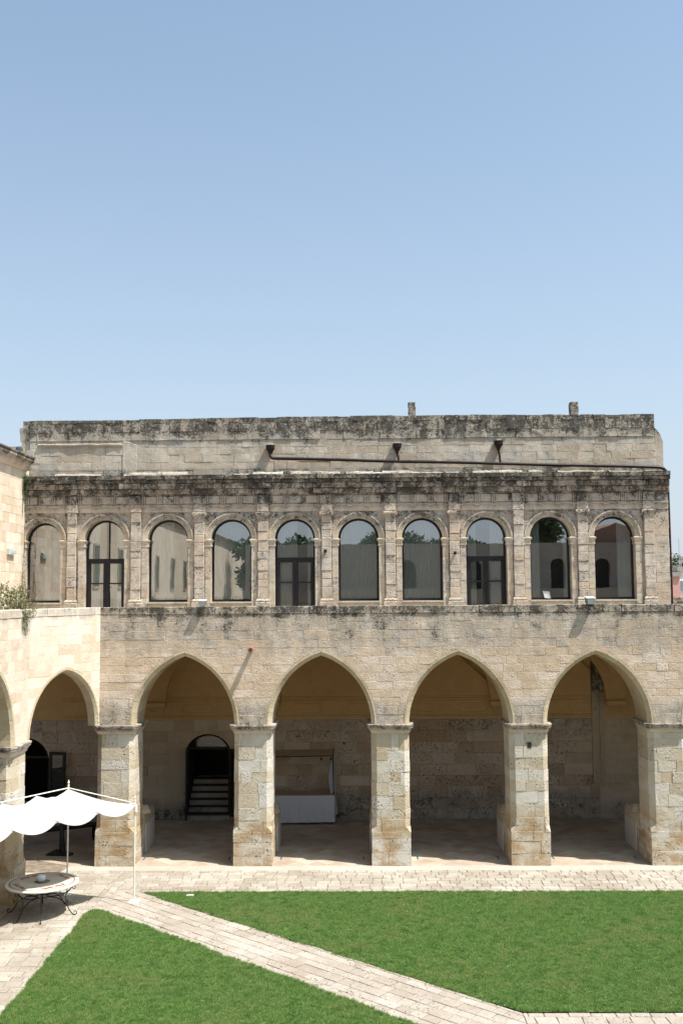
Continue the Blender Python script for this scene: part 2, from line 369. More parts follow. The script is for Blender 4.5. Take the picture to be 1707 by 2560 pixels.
def inset(poly, d):
    n = len(poly); out = []
    A = sum(poly[i][0]*poly[(i+1) % n][1]-poly[(i+1) % n][0]*poly[i][1] for i in range(n))/2
    sg = 1 if A > 0 else -1
    for i in range(n):
        a, b, c = poly[i-1], poly[i], poly[(i+1) % n]
        e1 = Vector((b[0]-a[0], b[1]-a[1])); e2 = Vector((c[0]-b[0], c[1]-b[1]))
        if e1.length < 1e-6 or e2.length < 1e-6: out.append(b); continue
        e1.normalize(); e2.normalize()
        n1 = Vector((-e1.y, e1.x))*sg; n2 = Vector((-e2.y, e2.x))*sg
        h = (n1+n2)
        if h.length < .3: h = n1
        else: h = h/max(.6, h.dot(n1))
        out.append((b[0]+h.x*d, b[1]+h.y*d))
    return out
def area(poly):
    n = len(poly); return abs(sum(poly[i][0]*poly[(i+1) % n][1]-poly[(i+1) % n][0]*poly[i][1] for i in range(n))/2)
def clip(poly, conv):
    """clip poly to the convex ccw polygon conv"""
    out = poly
    for i in range(len(conv)):
        a = conv[i]; b = conv[(i+1) % len(conv)]; src = out; out = []
        if not src: break
        side = lambda p: (b[0]-a[0])*(p[1]-a[1])-(b[1]-a[1])*(p[0]-a[0])
        for k in range(len(src)):
            p, q = src[k-1], src[k]; sp, sq = side(p), side(q)
            if (sp >= 0) != (sq >= 0):
                t = sp/(sp-sq); out.append((p[0]+(q[0]-p[0])*t, p[1]+(q[1]-p[1])*t))
            if sq >= 0: out.append(q)
    return out
def dedupe(poly):
    out = []
    for p in poly:
        if not out or (abs(p[0]-out[-1][0])+abs(p[1]-out[-1][1])) > 1e-3: out.append(p)
    if len(out) > 1 and (abs(out[0][0]-out[-1][0])+abs(out[0][1]-out[-1][1])) < 1e-3: out.pop()
    return out

def block(mb, fr, poly, proud, bev=.010, depth=.06, wob=0.0):
    """one dressed stone on a wall frame: bevelled front, sides running back"""
    A = sum(poly[i][0]*poly[(i+1) % len(poly)][1]-poly[(i+1) % len(poly)][0]*poly[i][1] for i in range(len(poly)))
    if A < 0: poly = poly[::-1]
    n = len(poly); inn = inset(poly, bev); vs = []
    for p in inn: vs.append(fr.p(p[0], p[1], proud+random.uniform(-wob, wob)))
    for p in poly: vs.append(fr.p(p[0], p[1], proud-bev))
    for p in poly: vs.append(fr.p(p[0], p[1], -depth))
    hand = fr.du.cross(fr.dv).dot(fr.n) > 0
    fs = [tuple(range(n))]
    for i in range(n):
        j = (i+1) % n
        fs.append((n+i, n+j, j, i)); fs.append((2*n+i, 2*n+j, n+j, n+i))
    if not hand: fs = [f[::-1] for f in fs]
    mb.add(vs, fs)

def stones(parent, cells, fr, mat, name='stone', joint=.006, bev=.010, proud=(.004, .016), depth=.05, wob=.004, limit=300, rough_p=.35, rest='stonework', tintf=None, key=None):
    """cells: 2-D polygons. The largest (or first by key) become parts, the rest one stuff part."""
    cs = [dedupe(c) for c in cells]; cs = [c for c in cs if len(c) >= 3 and area(c) > .004]
    cs.sort(key=key if key else (lambda c: -area(c)))
    big, small = cs[:limit], cs[limit:]
    acc = MB(); obs = []
    for k, c in enumerate(big+small):
        mb = MB() if k < len(big) else acc
        t = random.random() if tintf is None else tintf(c)
        mb.set(t, random.uniform(.6, 1) if random.random() < rough_p else random.uniform(0, .55))
        q = inset(c, joint)
        if area(q) < .002: continue
        jit = [(p[0]+random.uniform(-.004, .004), p[1]+random.uniform(-.004, .004)) for p in q]
        block(mb, fr, jit, random.uniform(*proud), bev, depth, wob)
        if k < len(big):
            cx = sum(p[0] for p in c)/len(c); cy = sum(p[1] for p in c)/len(c)
            obs.append(mb.build(name, mat, parent, origin=fr.p(cx, cy, 0)))
    if acc.f: tag(acc.build(rest, mat, parent), kind='stuff')
    return obs

def breaks(a, b, wmin, wmax):
    xs = [a]
    x = a - random.uniform(0, wmax*.7)
    while True:
        x += random.uniform(wmin, wmax)
        if x > b-wmin*.45: break
        if x-xs[-1] > wmin*.45: xs.append(x)
    xs.append(b); return xs
def course_cells(z0, z1, segs, wmin, wmax):
    """segs: list of (L(z), R(z)) boundary functions"""
    out = []
    zs = [z0+(z1-z0)*k/4 for k in range(5)]
    for L, R in segs:
        lo = min(L(z) for z in zs); hi = max(R(z) for z in zs)
        if hi-lo < .05: continue
        xs = breaks(lo, hi, wmin, wmax)
        for a, b in zip(xs, xs[1:]):
            lp = [(max(a, min(L(z), b)), z) for z in zs]; rp = [(min(b, max(R(z), a)), z) for z in zs]
            lp2, rp2 = [], []
            for l, r in zip(lp, rp):
                if r[0] > l[0]+1e-4: lp2.append(l); rp2.append(r)
            if len(lp2) < 2: continue
            def simp(q):
                return [q[0], q[-1]] if max(x for x, _ in q)-min(x for x, _ in q) < .003 else q
            lp2, rp2 = simp(lp2), simp(rp2)
            out.append(dedupe(rp2+lp2[::-1]))
    return out

class Pointed:
    def __init__(s, uc, w, c, zs): s.uc, s.w, s.c, s.zs = uc, w, c, zs; s.R = w+c
    def apex(s, off=0): return s.zs+math.sqrt((s.R+off)**2-s.c**2)
    def half(s, z, off=0):
        if z <= s.zs: return s.w+off
        q = (s.R+off)**2-(z-s.zs)**2
        if q <= s.c**2: return 0.0
        return math.sqrt(q)-s.c
    def curve(s, n, off=0):
        """points from left springing over the apex to the right"""
        R = s.R+off; a1 = math.acos(s.c/R); right = [(s.uc-s.c+R*math.cos(a1*k/n), s.zs+R*math.sin(a1*k/n)) for k in range(n+1)]
        left = [(2*s.uc-x, z) for x, z in right]
        return left+right[::-1][1:]
    def top(s, u, off=0):
        d = abs(u-s.uc)
        if d >= s.w+off: return None
        return s.zs+math.sqrt(max(0, (s.R+off)**2-(d+s.c)**2))

def arched_core(parent, fr, u0, u1, z0, z1, arches, thick, mat, name='wall_core', off=.0, zbot=None):
    """solid wall with arch openings cut through: front, back, soffits and jambs"""
    mb = MB(); xs = {u0, u1}
    for a in arches:
        for x, z in a.curve(9, off): xs.add(round(x, 5))
    xs = sorted(x for x in xs if u0-1e-6 <= x <= u1+1e-6)
    def bottom(u, mid):
        for a in arches:
            if abs(mid-a.uc) < a.w+off-1e-6:
                t = a.top(u, off)
                return t if t is not None else a.zs
        return None
    for a, b in zip(xs, xs[1:]):
        if b-a < 1e-5: continue
        mid = (a+b)/2; ba, bb = bottom(a, mid), bottom(b, mid)
        opening = ba is not None
        if not opening: ba = bb = z0
        q = [fr.p(a, ba, 0), fr.p(b, bb, 0), fr.p(b, z1, 0), fr.p(a, z1, 0), fr.p(a, ba, -thick), fr.p(b, bb, -thick), fr.p(b, z1, -thick), fr.p(a, z1, -thick)]
        mb.add(q, [(0, 1, 2, 3), (7, 6, 5, 4), (3, 2, 6, 7), (4, 5, 1, 0)])
        def inside(u):
            return bottom(u, u) is not None
        if not opening:
            if a <= u0+1e-6 or inside(a-1e-3): mb.add([q[0], q[3], q[7], q[4]], [(0, 1, 2, 3)])
            if b >= u1-1e-6 or inside(b+1e-3): mb.add([q[1], q[2], q[6], q[5]], [(3, 2, 1, 0)])
    return mb.build(name, mat, parent)

def voussoirs(parent, fr, arch, off0, off1, n, d0, d1, mat, chamfer=.0, name='voussoir', gap=.002):
    """wedge stones between two offsets of the arch curve, from depth d0 (front, +) to d1 (back, -)"""
    half = n//2; q = 4 if n < 14 else 2
    m_in = arch.curve(half*q, off0); m_out = arch.curve(half*q, off1)
    for k in range(2*half):
        mb = MB(); mb.set(random.random(), random.uniform(0, .9))
        pi = [m_in[q*k+j] for j in range(q+1)]; po = [m_out[q*k+j] for j in range(q+1)]
        def lerp(p, r, t): return (p[0]+(r[0]-p[0])*t, p[1]+(r[1]-p[1])*t)
        g = gap/max(.02, math.dist(pi[0], pi[1]))
        pi[0] = lerp(pi[0], pi[1], g); pi[-1] = lerp(pi[-1], pi[-2], g); po[0] = lerp(po[0], po[1], g); po[-1] = lerp(po[-1], po[-2], g)
        pr = random.uniform(-.002, .003); rows = []
        if chamfer:
            rows.append([fr.p(*lerp(i_, o_, chamfer/(off1-off0)), d0+pr) for i_, o_ in zip(pi, po)])
            rows.append([fr.p(*i_, d0-chamfer+pr) for i_ in pi])
        else:
            rows.append([fr.p(*i_, d0+pr) for i_ in pi])
        rows.append([fr.p(*i_, d1) for i_ in pi]); rows.append([fr.p(*o_, d1) for o_ in po]); rows.append([fr.p(*o_, d0+pr) for o_ in po])
        R = len(rows); w = q+1; vs = [v for r in rows for v in r]; fs = []
        for r in range(R):
            r2 = (r+1) % R
            for i in range(q): fs.append((r*w+i, r*w+i+1, r2*w+i+1, r2*w+i))
        fs.append(tuple(r*w for r in range(R))[::-1]); fs.append(tuple(r*w+q for r in range(R)))
        mb.add(vs, fs)
        mb.build(name, mat, parent, origin=fr.p(*pi[q//2], 0), recalc=True)

def moulding_ring(mb, ring, prof):
    """ring: closed plan polygon (x,y) ccw; prof: list of (outset, z) bottom to top -> capped stack"""
    vs = []; n = len(ring)
    for (o, z) in prof:
        vs += [(p[0], p[1], z) for p in inset(ring, -o)]
    fs = [tuple(range(n-1, -1, -1)), tuple((len(prof)-1)*n+k for k in range(n))]
    for i in range(len(prof)-1):
        for k in range(n): fs.append((i*n+k, i*n+(k+1) % n, (i+1)*n+(k+1) % n, (i+1)*n+k))
    mb.add(vs, fs)
def moulding_run(mb, fr, u0, u1, prof, back=-.05, n=1, jit=0):
    """moulding profile [(proud, z)...] bottom to top extruded along u"""
    us = [u0+(u1-u0)*k/n for k in range(n+1)]
    pr = [(back, prof[0][1])]+list(prof)+[(back, prof[-1][1])]
    vs = []
    for u in us:
        j = random.uniform(-jit, jit); j2 = random.uniform(-jit, jit)
        vs += [fr.p(u, z+(j if 0 < i < len(pr)-1 else j), d+(j2 if 0 < i < len(pr)-1 else 0)) for i, (d, z) in enumerate(pr)]
    k = len(pr); fs = []
    for a in range(n):
        for i in range(k): fs.append((a*k+i, a*k+(i+1) % k, (a+1)*k+(i+1) % k, (a+1)*k+i))
    fs += [tuple(range(k))[::-1], tuple(n*k+i for i in range(k))]
    mb.add(vs, fs)
def leaves(mb, blobs, n, size, droop=.0):
    """blobs: (cx,cy,cz,rx,ry,rz); small folded leaf faces spread through them"""
    tot = sum(b[3]*b[4]*b[5] for b in blobs)
    for b in blobs:
        for _ in range(max(4, int(n*b[3]*b[4]*b[5]/tot))):
            while True:
                p = Vector((random.uniform(-1, 1), random.uniform(-1, 1), random.uniform(-1, 1)))
                if p.length < 1: break
            p = p*(.55+.45*random.random()) if random.random() < .4 else p.normalized()*random.uniform(.7, 1.06)
            c = Vector((b[0]+p.x*b[3], b[1]+p.y*b[4], b[2]+p.z*b[5]))
            d = Vector((random.gauss(0, 1), random.gauss(0, 1), random.gauss(0, .8)-droop)).normalized()
            s_ = d.cross(Vector((random.gauss(0, 1), random.gauss(0, 1), random.gauss(0, 1)))).normalized()
            L = size*random.uniform(.6, 1.4); W = L*.28
            mb.set(random.random(), .5)
            mb.add([c, c+d*L*.5+s_*W, c+d*L, c+d*L*.5-s_*W], [(0, 1, 2, 3)])

# ------------------------------------------------------------------ levels and plan (metres)
YF = 29.0          # north arcade front
YB = 34.9          # gallery back wall
YU = 34.4          # upper storey front
ZI = 3.97          # impost top = springing
ZP = 7.36          # parapet top
ZT = 6.92          # terrace floor
TH = 1.30          # arcade wall thickness
XW = -8.6          # west arcade front
XWU = -11.58       # west upper wing front
BAY = 3.95
APX = [-5.045+BAY*k for k in range(5)]
PX = [-7.02+BAY*k for k in range(6)]
F = fnorth(YF)

# ================================================================== GROUND
g = MB(); g.grid(lambda a, b: ((a-.5)*2400, (b-.5)*2400, -.09), 24, 24)
tag(g.build('ground', M['ground']), 'dry earth around the courtyard', kind='structure')
def paving(name, label, polyg, fr, ang, rowh, wmin, wmax, mat, limit=300, cover=None, key=None, cname='paving_stone', joint=.007, base=True, proud=(.0, .008)):
    base_o = MB(); vs = [(p[0], p[1], -.014) for p in polyg]; base_o.add(vs, [tuple(range(len(vs)))])
    o = tag(base_o.build(name, M['paver_joint']), label, kind='structure')
    ca, sa = math.cos(ang), math.sin(ang)
    rot = lambda p: (p[0]*ca+p[1]*sa, -p[0]*sa+p[1]*ca); inv = lambda p: (p[0]*ca-p[1]*sa, p[0]*sa+p[1]*ca)
    rp = [rot(p) for p in polyg]
    u0, u1 = min(p[0] for p in rp), max(p[0] for p in rp); v0, v1 = min(p[1] for p in rp), max(p[1] for p in rp)
    cells = []; v = v0
    while v < v1:
        h = rowh*random.uniform(.85, 1.15)
        xs = breaks(u0-.3, u1+.3, wmin, wmax)
        for a, b in zip(xs, xs[1:]):
            sk = random.uniform(-.012, .012)
            c = clip([(a+sk, v), (b+sk, v), (b-sk, v+h), (a-sk, v+h)], rp)
            if len(c) >= 3 and area(c) > .01: cells.append([inv(p) for p in c])
        v += h
    stones(o, cells, fr, mat, name=cname, joint=joint, bev=.008, proud=proud, depth=.03, wob=.002, limit=limit, rough_p=.4, key=key, rest='paving_stones')
    return o
paving('promenade_paving', 'band of pale limestone pavers along the foot of the north arcade', [(-6.62, 26.55), (13.5, 26.55), (13.5, 28.55), (-6.62, 28.55)], GROUND, 0, .25, .20, .46, M['paver'], key=lambda c: abs(c[0][0]-1.5))
paving('west_paving', 'pale pavers under the round table west of the lawns', [(XW, 15), (-6.62, 15), (-6.62, 28.55), (XW+.2, 28.55), (XW, 27)], GROUND, 0, .27, .24, .50, M['paver'], key=lambda c: -c[0][1])
paving('path_paving', 'greyish stone path running diagonally between the two lawns', [(-6.62, 26.55), (-6.62, 25.12), (2.95, 16.83), (2.95, 19.06), (-5.7, 26.55)], GROUND, math.atan2(-7.35, 8.4), .27, .24, .50, M['pathstone'])
paving('lower_paving', 'stone path along the near edge of the right lawn', [(2.95, 15.5), (12, 15.5), (12, 19.06), (2.95, 19.06)], GROUND, 0, .30, .26, .48, M['pathstone'], key=lambda c: -c[0][1])
th = MB()
th.add([(XW+.25, 28.55, 0), (13.5, 28.55, 0), (13.5, YF+.02, .002), (XW+.25, YF+.02, .002), (13.5, 28.55, -.05), (XW+.25, 28.55, -.05)], [(0, 1, 2, 3), (5, 4, 1, 0)])
tag(th.build('pavement', M['threshold']), 'smooth pale strip in front of the arcade piers', kind='structure')

# gallery floor with diagonal tiles
fl = MB(); fl.add([(-14.5, 14, -.012), (XW, 14, -.012), (XW, 27, -.012), (-7.8, YF, -.012), (14, YF, -.012), (14, YB, -.012), (-14.5, YB, -.012)], [tuple(range(7))])
gf = tag(fl.build('gallery_floor', M['paver_joint']), 'shaded gallery floor of diagonal stone tiles', kind='structure')
cells = []; s_ = .40; R2 = math.sqrt(.5)
reg = [(-8.2, YF+.01), (13, YF+.01), (13, YB-.05), (-12, YB-.05), (-12, 31)]
for i in range(-70, 70):
    for j in range(-70, 70):
        cx, cy = 1+(i+j)*s_*R2, 32+(i-j)*s_*R2
        if not (-12.3 < cx < 13.3 and 28.6 < cy < 35.2): continue
        h = s_*R2
        c = clip([(cx-h, cy), (cx, cy-h), (cx+h, cy), (cx, cy+h)], reg)
        if len(c) >= 3 and area(c) > .01: cells.append(c)
stones(gf, cells, GROUND, M['tile'], name='floor_tile', joint=.003, bev=.003, proud=(-.001, .002), depth=.02, wob=0, rough_p=0, key=lambda c: c[0][1]+.15*abs(c[0][0]-1), rest='floor_tiles')
wf = MB(); wf.box(-13, XW-.02, 14, 28.4, -.03, -.004)
tag(wf.build('west_gallery_floor', M['threshold']), 'floor of the west gallery', kind='structure')

# ================================================================== LAWNS
def wavy(poly, amp, step=.25):
    out = []
    for i in range(len(poly)):
        a, b = Vector(poly[i]), Vector(poly[(i+1) % len(poly)]); n = max(1, int((b-a).length/step))
        nrm = Vector((-(b-a).y, (b-a).x)).normalized()
        for k in range(n):
            p = a.lerp(b, k/n); q = nrm*(noise.noise(Vector((p.x*1.3, p.y*1.3, 0)))*amp*1.6+random.uniform(-amp, amp)*.35)
            out.append((p.x+q.x, p.y+q.y))
    return out
tuft = MB()
for k in range(14):
    a = random.uniform(0, 6.28); r = random.uniform(0, .045); bx, by = r*math.cos(a), r*math.sin(a)
    h = random.uniform(.025, .048); la = random.uniform(0, 6.28); lean = random.uniform(.3, 1.1)*h; w = .0026
    dx, dy = math.cos(la), math.sin(la); px, py = -dy*w, dx*w
    tuft.add([(bx-px, by-py, 0), (bx+px, by+py, 0), (bx+dx*lean*.4+px*.8, by+dy*lean*.4+py*.8, h*.6), (bx+dx*lean*.4-px*.8, by+dy*lean*.4-py*.8, h*.6), (bx+dx*lean, by+dy*lean, h)],
             [(0, 1, 2, 3), (3, 2, 4)])
def grass_nodes(tuft_ob, dens):
    ng = bpy.data.node_groups.new('grass_scatter', 'GeometryNodeTree')
    ng.interface.new_socket('Geometry', in_out='INPUT', socket_type='NodeSocketGeometry')
    ng.interface.new_socket('Geometry', in_out='OUTPUT', socket_type='NodeSocketGeometry')
    N = ng.nodes.new; L = ng.links.new
    gi = N('NodeGroupInput'); go = N('NodeGroupOutput'); d = N('GeometryNodeDistributePointsOnFaces'); d.inputs['Density'].default_value = dens
    oi = N('GeometryNodeObjectInfo'); oi.inputs['Object'].default_value = tuft_ob
    io = N('GeometryNodeInstanceOnPoints'); rv = N('FunctionNodeRandomValue'); rv.data_type = 'FLOAT_VECTOR'
    rv.inputs[0].default_value = (0, 0, 0); rv.inputs[1].default_value = (.25, .25, 6.28)
    rs = N('FunctionNodeRandomValue'); rs.data_type = 'FLOAT'; rs.inputs[2].default_value = .7; rs.inputs[3].default_value = 1.35
    L(gi.outputs[0], d.inputs[0]); L(d.outputs[0], io.inputs['Points']); L(oi.outputs['Geometry'], io.inputs['Instance'])
    L(rv.outputs[0], io.inputs['Rotation']); L(rs.outputs[1], io.inputs['Scale']); L(io.outputs[0], go.inputs[0])
    return ng
tuft_ob = tuft.build('grass_tuft', M['grass']); tuft_ob.location = (4.0, 21.5, -.02)
tag(tuft_ob, 'short green grass tuft in the right lawn', kind='stuff')
ng = grass_nodes(tuft_ob, 950)
def lawn(poly, label, glabel):
    poly = wavy(poly, .035)
    b = MB(); b.add([(p[0], p[1], .004) for p in poly], [tuple(range(len(poly)))])
    o = tag(b.build('lawn', M['soil']), label, kind='structure')
    b2 = MB(); b2.add([(p[0], p[1], .005) for p in poly], [tuple(range(len(poly)))])
    gr = b2.build('grass', M['grass']); tag(gr, glabel, kind='stuff')
    md = gr.modifiers.new('scatter', 'NODES'); md.node_group = ng
lawn([(-5.62, 26.50), (-5.0, 25.86), (2.9, 19.12), (3.1, 19.08), (13, 19.1), (13, 26.52)], 'soil of the wide right lawn', 'short mown grass of the wide right lawn')
lawn([(-6.64, 15), (4.9, 15), (2.95, 16.85), (.92, 18.62), (-6.28, 24.97), (-6.58, 25.10), (-6.66, 24.7)], 'soil of the lower left lawn', 'short mown grass of the lower left lawn')

# sprigs rooted in the paving joints
wd = MB()
for _ in range(230):
    if random.random() < .7:
        t_ = random.random(); e = random.choice((0, 1)); b0 = (Vector((-6.2, 24.95)), Vector((.95, 18.6))) if e else (Vector((-5.5, 26.35)), Vector((2.95, 19.1)))
        p = b0[0].lerp(b0[1], t_)+Vector((random.gauss(0, .12), random.gauss(0, .12)))+(Vector((.12, .14)) if e else Vector((-.12, -.14)))
    else: p = Vector((random.uniform(-6.6, 11), random.uniform(26.58, 28.5)))
    for k in range(random.randint(4, 12)):
        a = random.uniform(0, 6.28); r = random.uniform(0, .03); h = random.uniform(.01, .035); bx, by = p.x+r*math.cos(a), p.y+r*math.sin(a)
        wd.add([(bx-.003, by, 0), (bx+.003, by, 0), (bx+random.uniform(-.02, .02), by+random.uniform(-.02, .02), h)], [(0, 1, 2)])
tag(wd.build('weeds', M['leaf_green']), 'tiny green weeds in the paving joints', kind='stuff')

# ================================================================== NORTH ARCADE
aw = empty('arcade_wall', (1.5, YF+.65, ZI), 'long sunlit limestone arcade wall with four pointed arches and dark stained top', 'arcade wall')
archs = [Pointed(x, 1.43, .628, ZI) for x in APX]
UL, UR = -7.50, 13.2
arched_core(aw, F, UL, UR, ZI, ZP-.04, archs, TH, M['mortar'], off=.13)
off = .16
def segs_at(z0, z1, z_apex):
    if z0 >= z_apex: return [(lambda z: UL, lambda z: UR)]
    b = [lambda z: UL]
    s = []
    for a in archs:
        s.append((b[-1], (lambda a: lambda z: a.uc-a.half(z, off))(a))); b.append((lambda a: lambda z: a.uc+a.half(z, off))(a))
    s.append((b[-1], lambda z: UR)); return s
cells = []; za = archs[0].apex(off)
zc = [ZI]
for h in (.27, .24, .25, .22, .24, .25, .23, .24, .25, .245, .26, .25, .24): zc.append(zc[-1]+h)
zc = [z for z in zc if z < ZP-.35]+[ZP-.22]
for z0, z1 in zip(zc, zc[1:]): cells += course_cells(z0, z1, segs_at(z0, z1, za), .30, .68)
stones(aw, cells, F, M['arcade'], proud=(.0025, .010), joint=.0022, bev=.006, wob=.002, rough_p=.45, rest='small_stones')
# coping course of the parapet
cap = [[(a, ZP-.22), (b, ZP-.22), (b, ZP+random.uniform(-.012, .012)), (a, ZP+random.uniform(-.012, .012))] for a, b in (lambda x: zip(x, x[1:]))(breaks(UL, UR, .35, .9))]
for c in cap:
    mb = MB(); mb.set(random.random(), random.uniform(.3, 1)); q = inset(c, .004); block(mb, F, q, random.uniform(.012, .03), .012, .40, .004)
    mb.add([F.p(q[0][0], q[2][1]-.004, 0), F.p(q[1][0], q[2][1]-.004, 0), F.p(q[1][0], q[2][1]-.004, -.40), F.p(q[0][0], q[2][1]-.004, -.40)], [(0, 1, 2, 3)])
    mb.build('coping_stone', M['arcade'], aw, origin=F.p(c[0][0], ZP-.1, 0))
for a in archs: voussoirs(aw, F, a, 0, .155, 16, .014, -TH, M['vouss'], chamfer=.105)

# piers --------------------------------------------------------------
def pier(cx, cy, lx, ly, label, rot=0, faces='front', group='stone piers carrying the arcade arches'):
    """lx, ly plan size; chamfered corners above the foot"""
    t = empty('stone_pier', (cx, cy, 0), label, 'pier', group)
    def ring(l, w, ch):
        a, b = l/2, w/2
        return [(-a+ch, -b), (a-ch, -b), (a, -b+ch), (a, b-ch), (a-ch, b), (-a+ch, b), (-a, b-ch), (-a, -b+ch)] if ch else [(-a, -b), (a, -b), (a, b), (-a, b)]
    z = 0.0
    core = MB(); core.add(*_prism_ring([(cx+x, cy+y) for x, y in ring(lx-.035, ly-.035, .135)], 0, ZI-.05)); core.build('pier_core', M['mortar'], t)
    k = 0
    while z < ZI-.30:
        h = random.uniform(.27, .40)
        if z+h > ZI-.42: h = ZI-.24-z
        if z < .95 <= z+h: h = .95-z+.0
        foot = z < .9
        ch = 0 if foot else .145
        ex = .018 if foot else 0
        r = ring(lx+ex, ly+ex, ch)
        long = lx >= ly
        n = 2 if random.random() < .8 else 3
        L = lx if faces in ('front',) else ly
        cuts = sorted(random.uniform(-.30, .30)*L for _ in range(n-1))
        if n == 3 and cuts[1]-cuts[0] < .2: cuts = [cuts[0]-.12, cuts[0]+.18]
        edges = [-9]+cuts+[9]
        for a, b in zip(edges, edges[1:]):
            box = [(a+.003, -9), (b-.003, -9), (b-.003, 9), (a+.003, 9)] if faces == 'front' else [(-9, a+.003), (9, a+.003), (9, b-.003), (-9, b-.003)]
            c = clip(r, box)
            if len(c) < 3: continue
            mb = MB(); mb.set(random.random(), random.uniform(.6, 1) if random.random() < (.75 if (1.0 < z < 2.6 or z < .5) else .45) else random.uniform(0, .5))
            jx = random.uniform(-.006, .006)
            c = [(cx+x+jx+random.uniform(-.005, .005), cy+y+random.uniform(-.007, .007)) for x, y in c]
            nn = len(c); inn = inset(c, .005); vs = []
            for zz, rr in ((z+.001, inn), (z+.008, c), (z+h-.008, c), (z+h-.001, inn)): vs += [(p[0], p[1], zz) for p in rr]
            fs = [tuple(range(nn-1, -1, -1)), tuple(3*nn+i for i in range(nn))]
            for q in range(3):
                for i in range(nn): fs.append((q*nn+i, q*nn+(i+1) % nn, (q+1)*nn+(i+1) % nn, (q+1)*nn+i))
            mb.add(vs, fs); mb.build('stone', M['pier'], t, origin=(sum(p[0] for p in c)/nn, sum(p[1] for p in c)/nn, z+h/2))
        z += h; k += 1
    # broached stops of the chamfers: small wedges at the foot
    cp = MB(); cp.set(.6, .3)
    rg = [(cx+x, cy+y) for x, y in ring(lx, ly, .05)]
    moulding_ring(cp, rg, [(-.01, ZI-.26), (.012, ZI-.25), (.012, ZI-.215), (.03, ZI-.20), (.05, ZI-.16), (.085, ZI-.115), (.10, ZI-.10), (.10, ZI-.05), (.12, ZI-.045), (.12, ZI-.004), (.02, ZI)])
    cp.build('capital', M['capital'], t)
    for sx in (-1, 1):
        for sy in (-1, 1):
            st = MB(); st.set(.5, .6)
            a, b = cx+sx*(lx/2+.012), cy+sy*(ly/2+.012)
            st.add([(a, b, .93), (a-sx*.155, b, .93), (a, b-sy*.155, .93), (a-sx*.14, b-sy*.004, 1.09), (a-sx*.004, b-sy*.14, 1.09)], [(0, 1, 3), (0, 4, 2), (0, 3, 4), (1, 2, 4, 3), (0, 2, 1)])
            st.build('chamfer_stop', M['pier'], t, recalc=True)
    return t
def _prism_ring(r, z0, z1):
    n = len(r); vs = [(p[0], p[1], z0) for p in r]+[(p[0], p[1], z1) for p in r]
    return vs, [tuple(range(n-1, -1, -1)), tuple(range(n, 2*n))]+[(i, (i+1) % n, n+(i+1) % n, n+i) for i in range(n)]
plab = ['corner pier behind the outer pole of the white canopy', 'pier between the arch with the stairs and the arch with the draped table',
        'middle pier right of the draped table, with pale patches at mid height', 'pier with a small square hole under its capital',
        'last pier at the right edge of the arcade, mostly smooth grey blocks', 'pier beyond the right edge of the picture']
for k, x in enumerate(PX):
    pier(x, YF+TH/2, 1.09, TH, plab[k])
# last pier continues as wide wall
# square putlog hole in the fourth pier
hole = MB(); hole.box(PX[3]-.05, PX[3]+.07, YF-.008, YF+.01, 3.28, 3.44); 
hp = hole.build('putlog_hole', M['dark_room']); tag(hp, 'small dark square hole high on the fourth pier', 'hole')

# pedestals behind the piers -------------------------------------------
for k, x in enumerate(PX):
    if k == 5: continue
    t = empty('pedestal', (x, 31.1, 0), ['stone pedestal with a white panel behind the corner pier', 'stone pedestal with a white panel left of the draped table', 'stone pedestal hidden behind the middle pier',
        'stone pedestal with a pale panel behind the pier with the square hole', 'stone pedestal with a pale panel behind the right edge pier'][k], 'pedestal', 'pedestals behind the arcade piers')
    b = MB(); b.set(random.random(), .8)
    r = [(x-.56, 30.32), (x+.56, 30.32), (x+.56, 31.75), (x-.56, 31.75)]
    moulding_ring(b, r, [(.0, 0), (.02, .9), (.02, 1.02), (-.03, 1.16)]); b.build('block', M['inner_pale'], t)
    for s_ in (-1, 1):
        p = MB(); p.box(x+s_*.585-.012, x+s_*.585+.012, 30.42, 31.7, .02, .86); p.build('panel', M['white_panel'], t)
    c = MB(); c.set(random.random(), 1)
    sgn = 1 if k < 3 else -1
    ring_ = [(x+sgn*.42+.18*math.cos(a)*random.uniform(.8, 1.2), 30.62+.2*math.sin(a)*random.uniform(.8, 1.2)) for a in [i*math.pi/4 for i in range(8)]]
    moulding_ring(c, ring_, [(.05, 1.15), (.06, 1.2), (0, 1.27), (.02, 1.31), (-.05, 1.38)]); c.build('stone', M['inner_pale'], t)

# ================================================================== ANGLED BAY AND WEST ARCADE
pA0 = Vector((-7.50, YF, 0)); pA1 = Vector((-8.60, 26.08, 0)); dA = (pA0-pA1).normalized(); LA = (pA0-pA1).length
nA = Vector((dA.y, -dA.x, 0))
FA = Frame(pA1, dA, (0, 0, 1), nA)
ab = empty('arcade_wall', tuple(FA.p(LA/2, ZI, -.5)), 'short angled arcade wall with one pointed arch behind the white canopy', 'arcade wall')
aA = Pointed(LA/2+.0, LA/2-.12, .20, ZI)
arched_core(ab, FA, 0, LA, ZI, ZP-.04, [aA], .3, M['mortar'], off=.11)
cells = []; zc2 = [ZI, 4.25, 4.5, 4.76, 5.03, 5.28, 5.55, 5.8, 6.08, 6.35, 6.62, 6.88, ZP-.22]
zaA = aA.apex(.13)
for z0, z1 in zip(zc2, zc2[1:]):
    if z0 >= zaA: sg = [(lambda z: .0, lambda z: LA)]
    else: sg = [(lambda z: 0, lambda z: aA.uc-aA.half(z, .13)), (lambda z: aA.uc+aA.half(z, .13), lambda z: LA)]
    cells += course_cells(z0, z1, sg, .34, .75)
stones(ab, cells, FA, M['west'], proud=(.002, .005), joint=.0015, bev=.004, wob=.001, rough_p=.15, rest='small_stones')
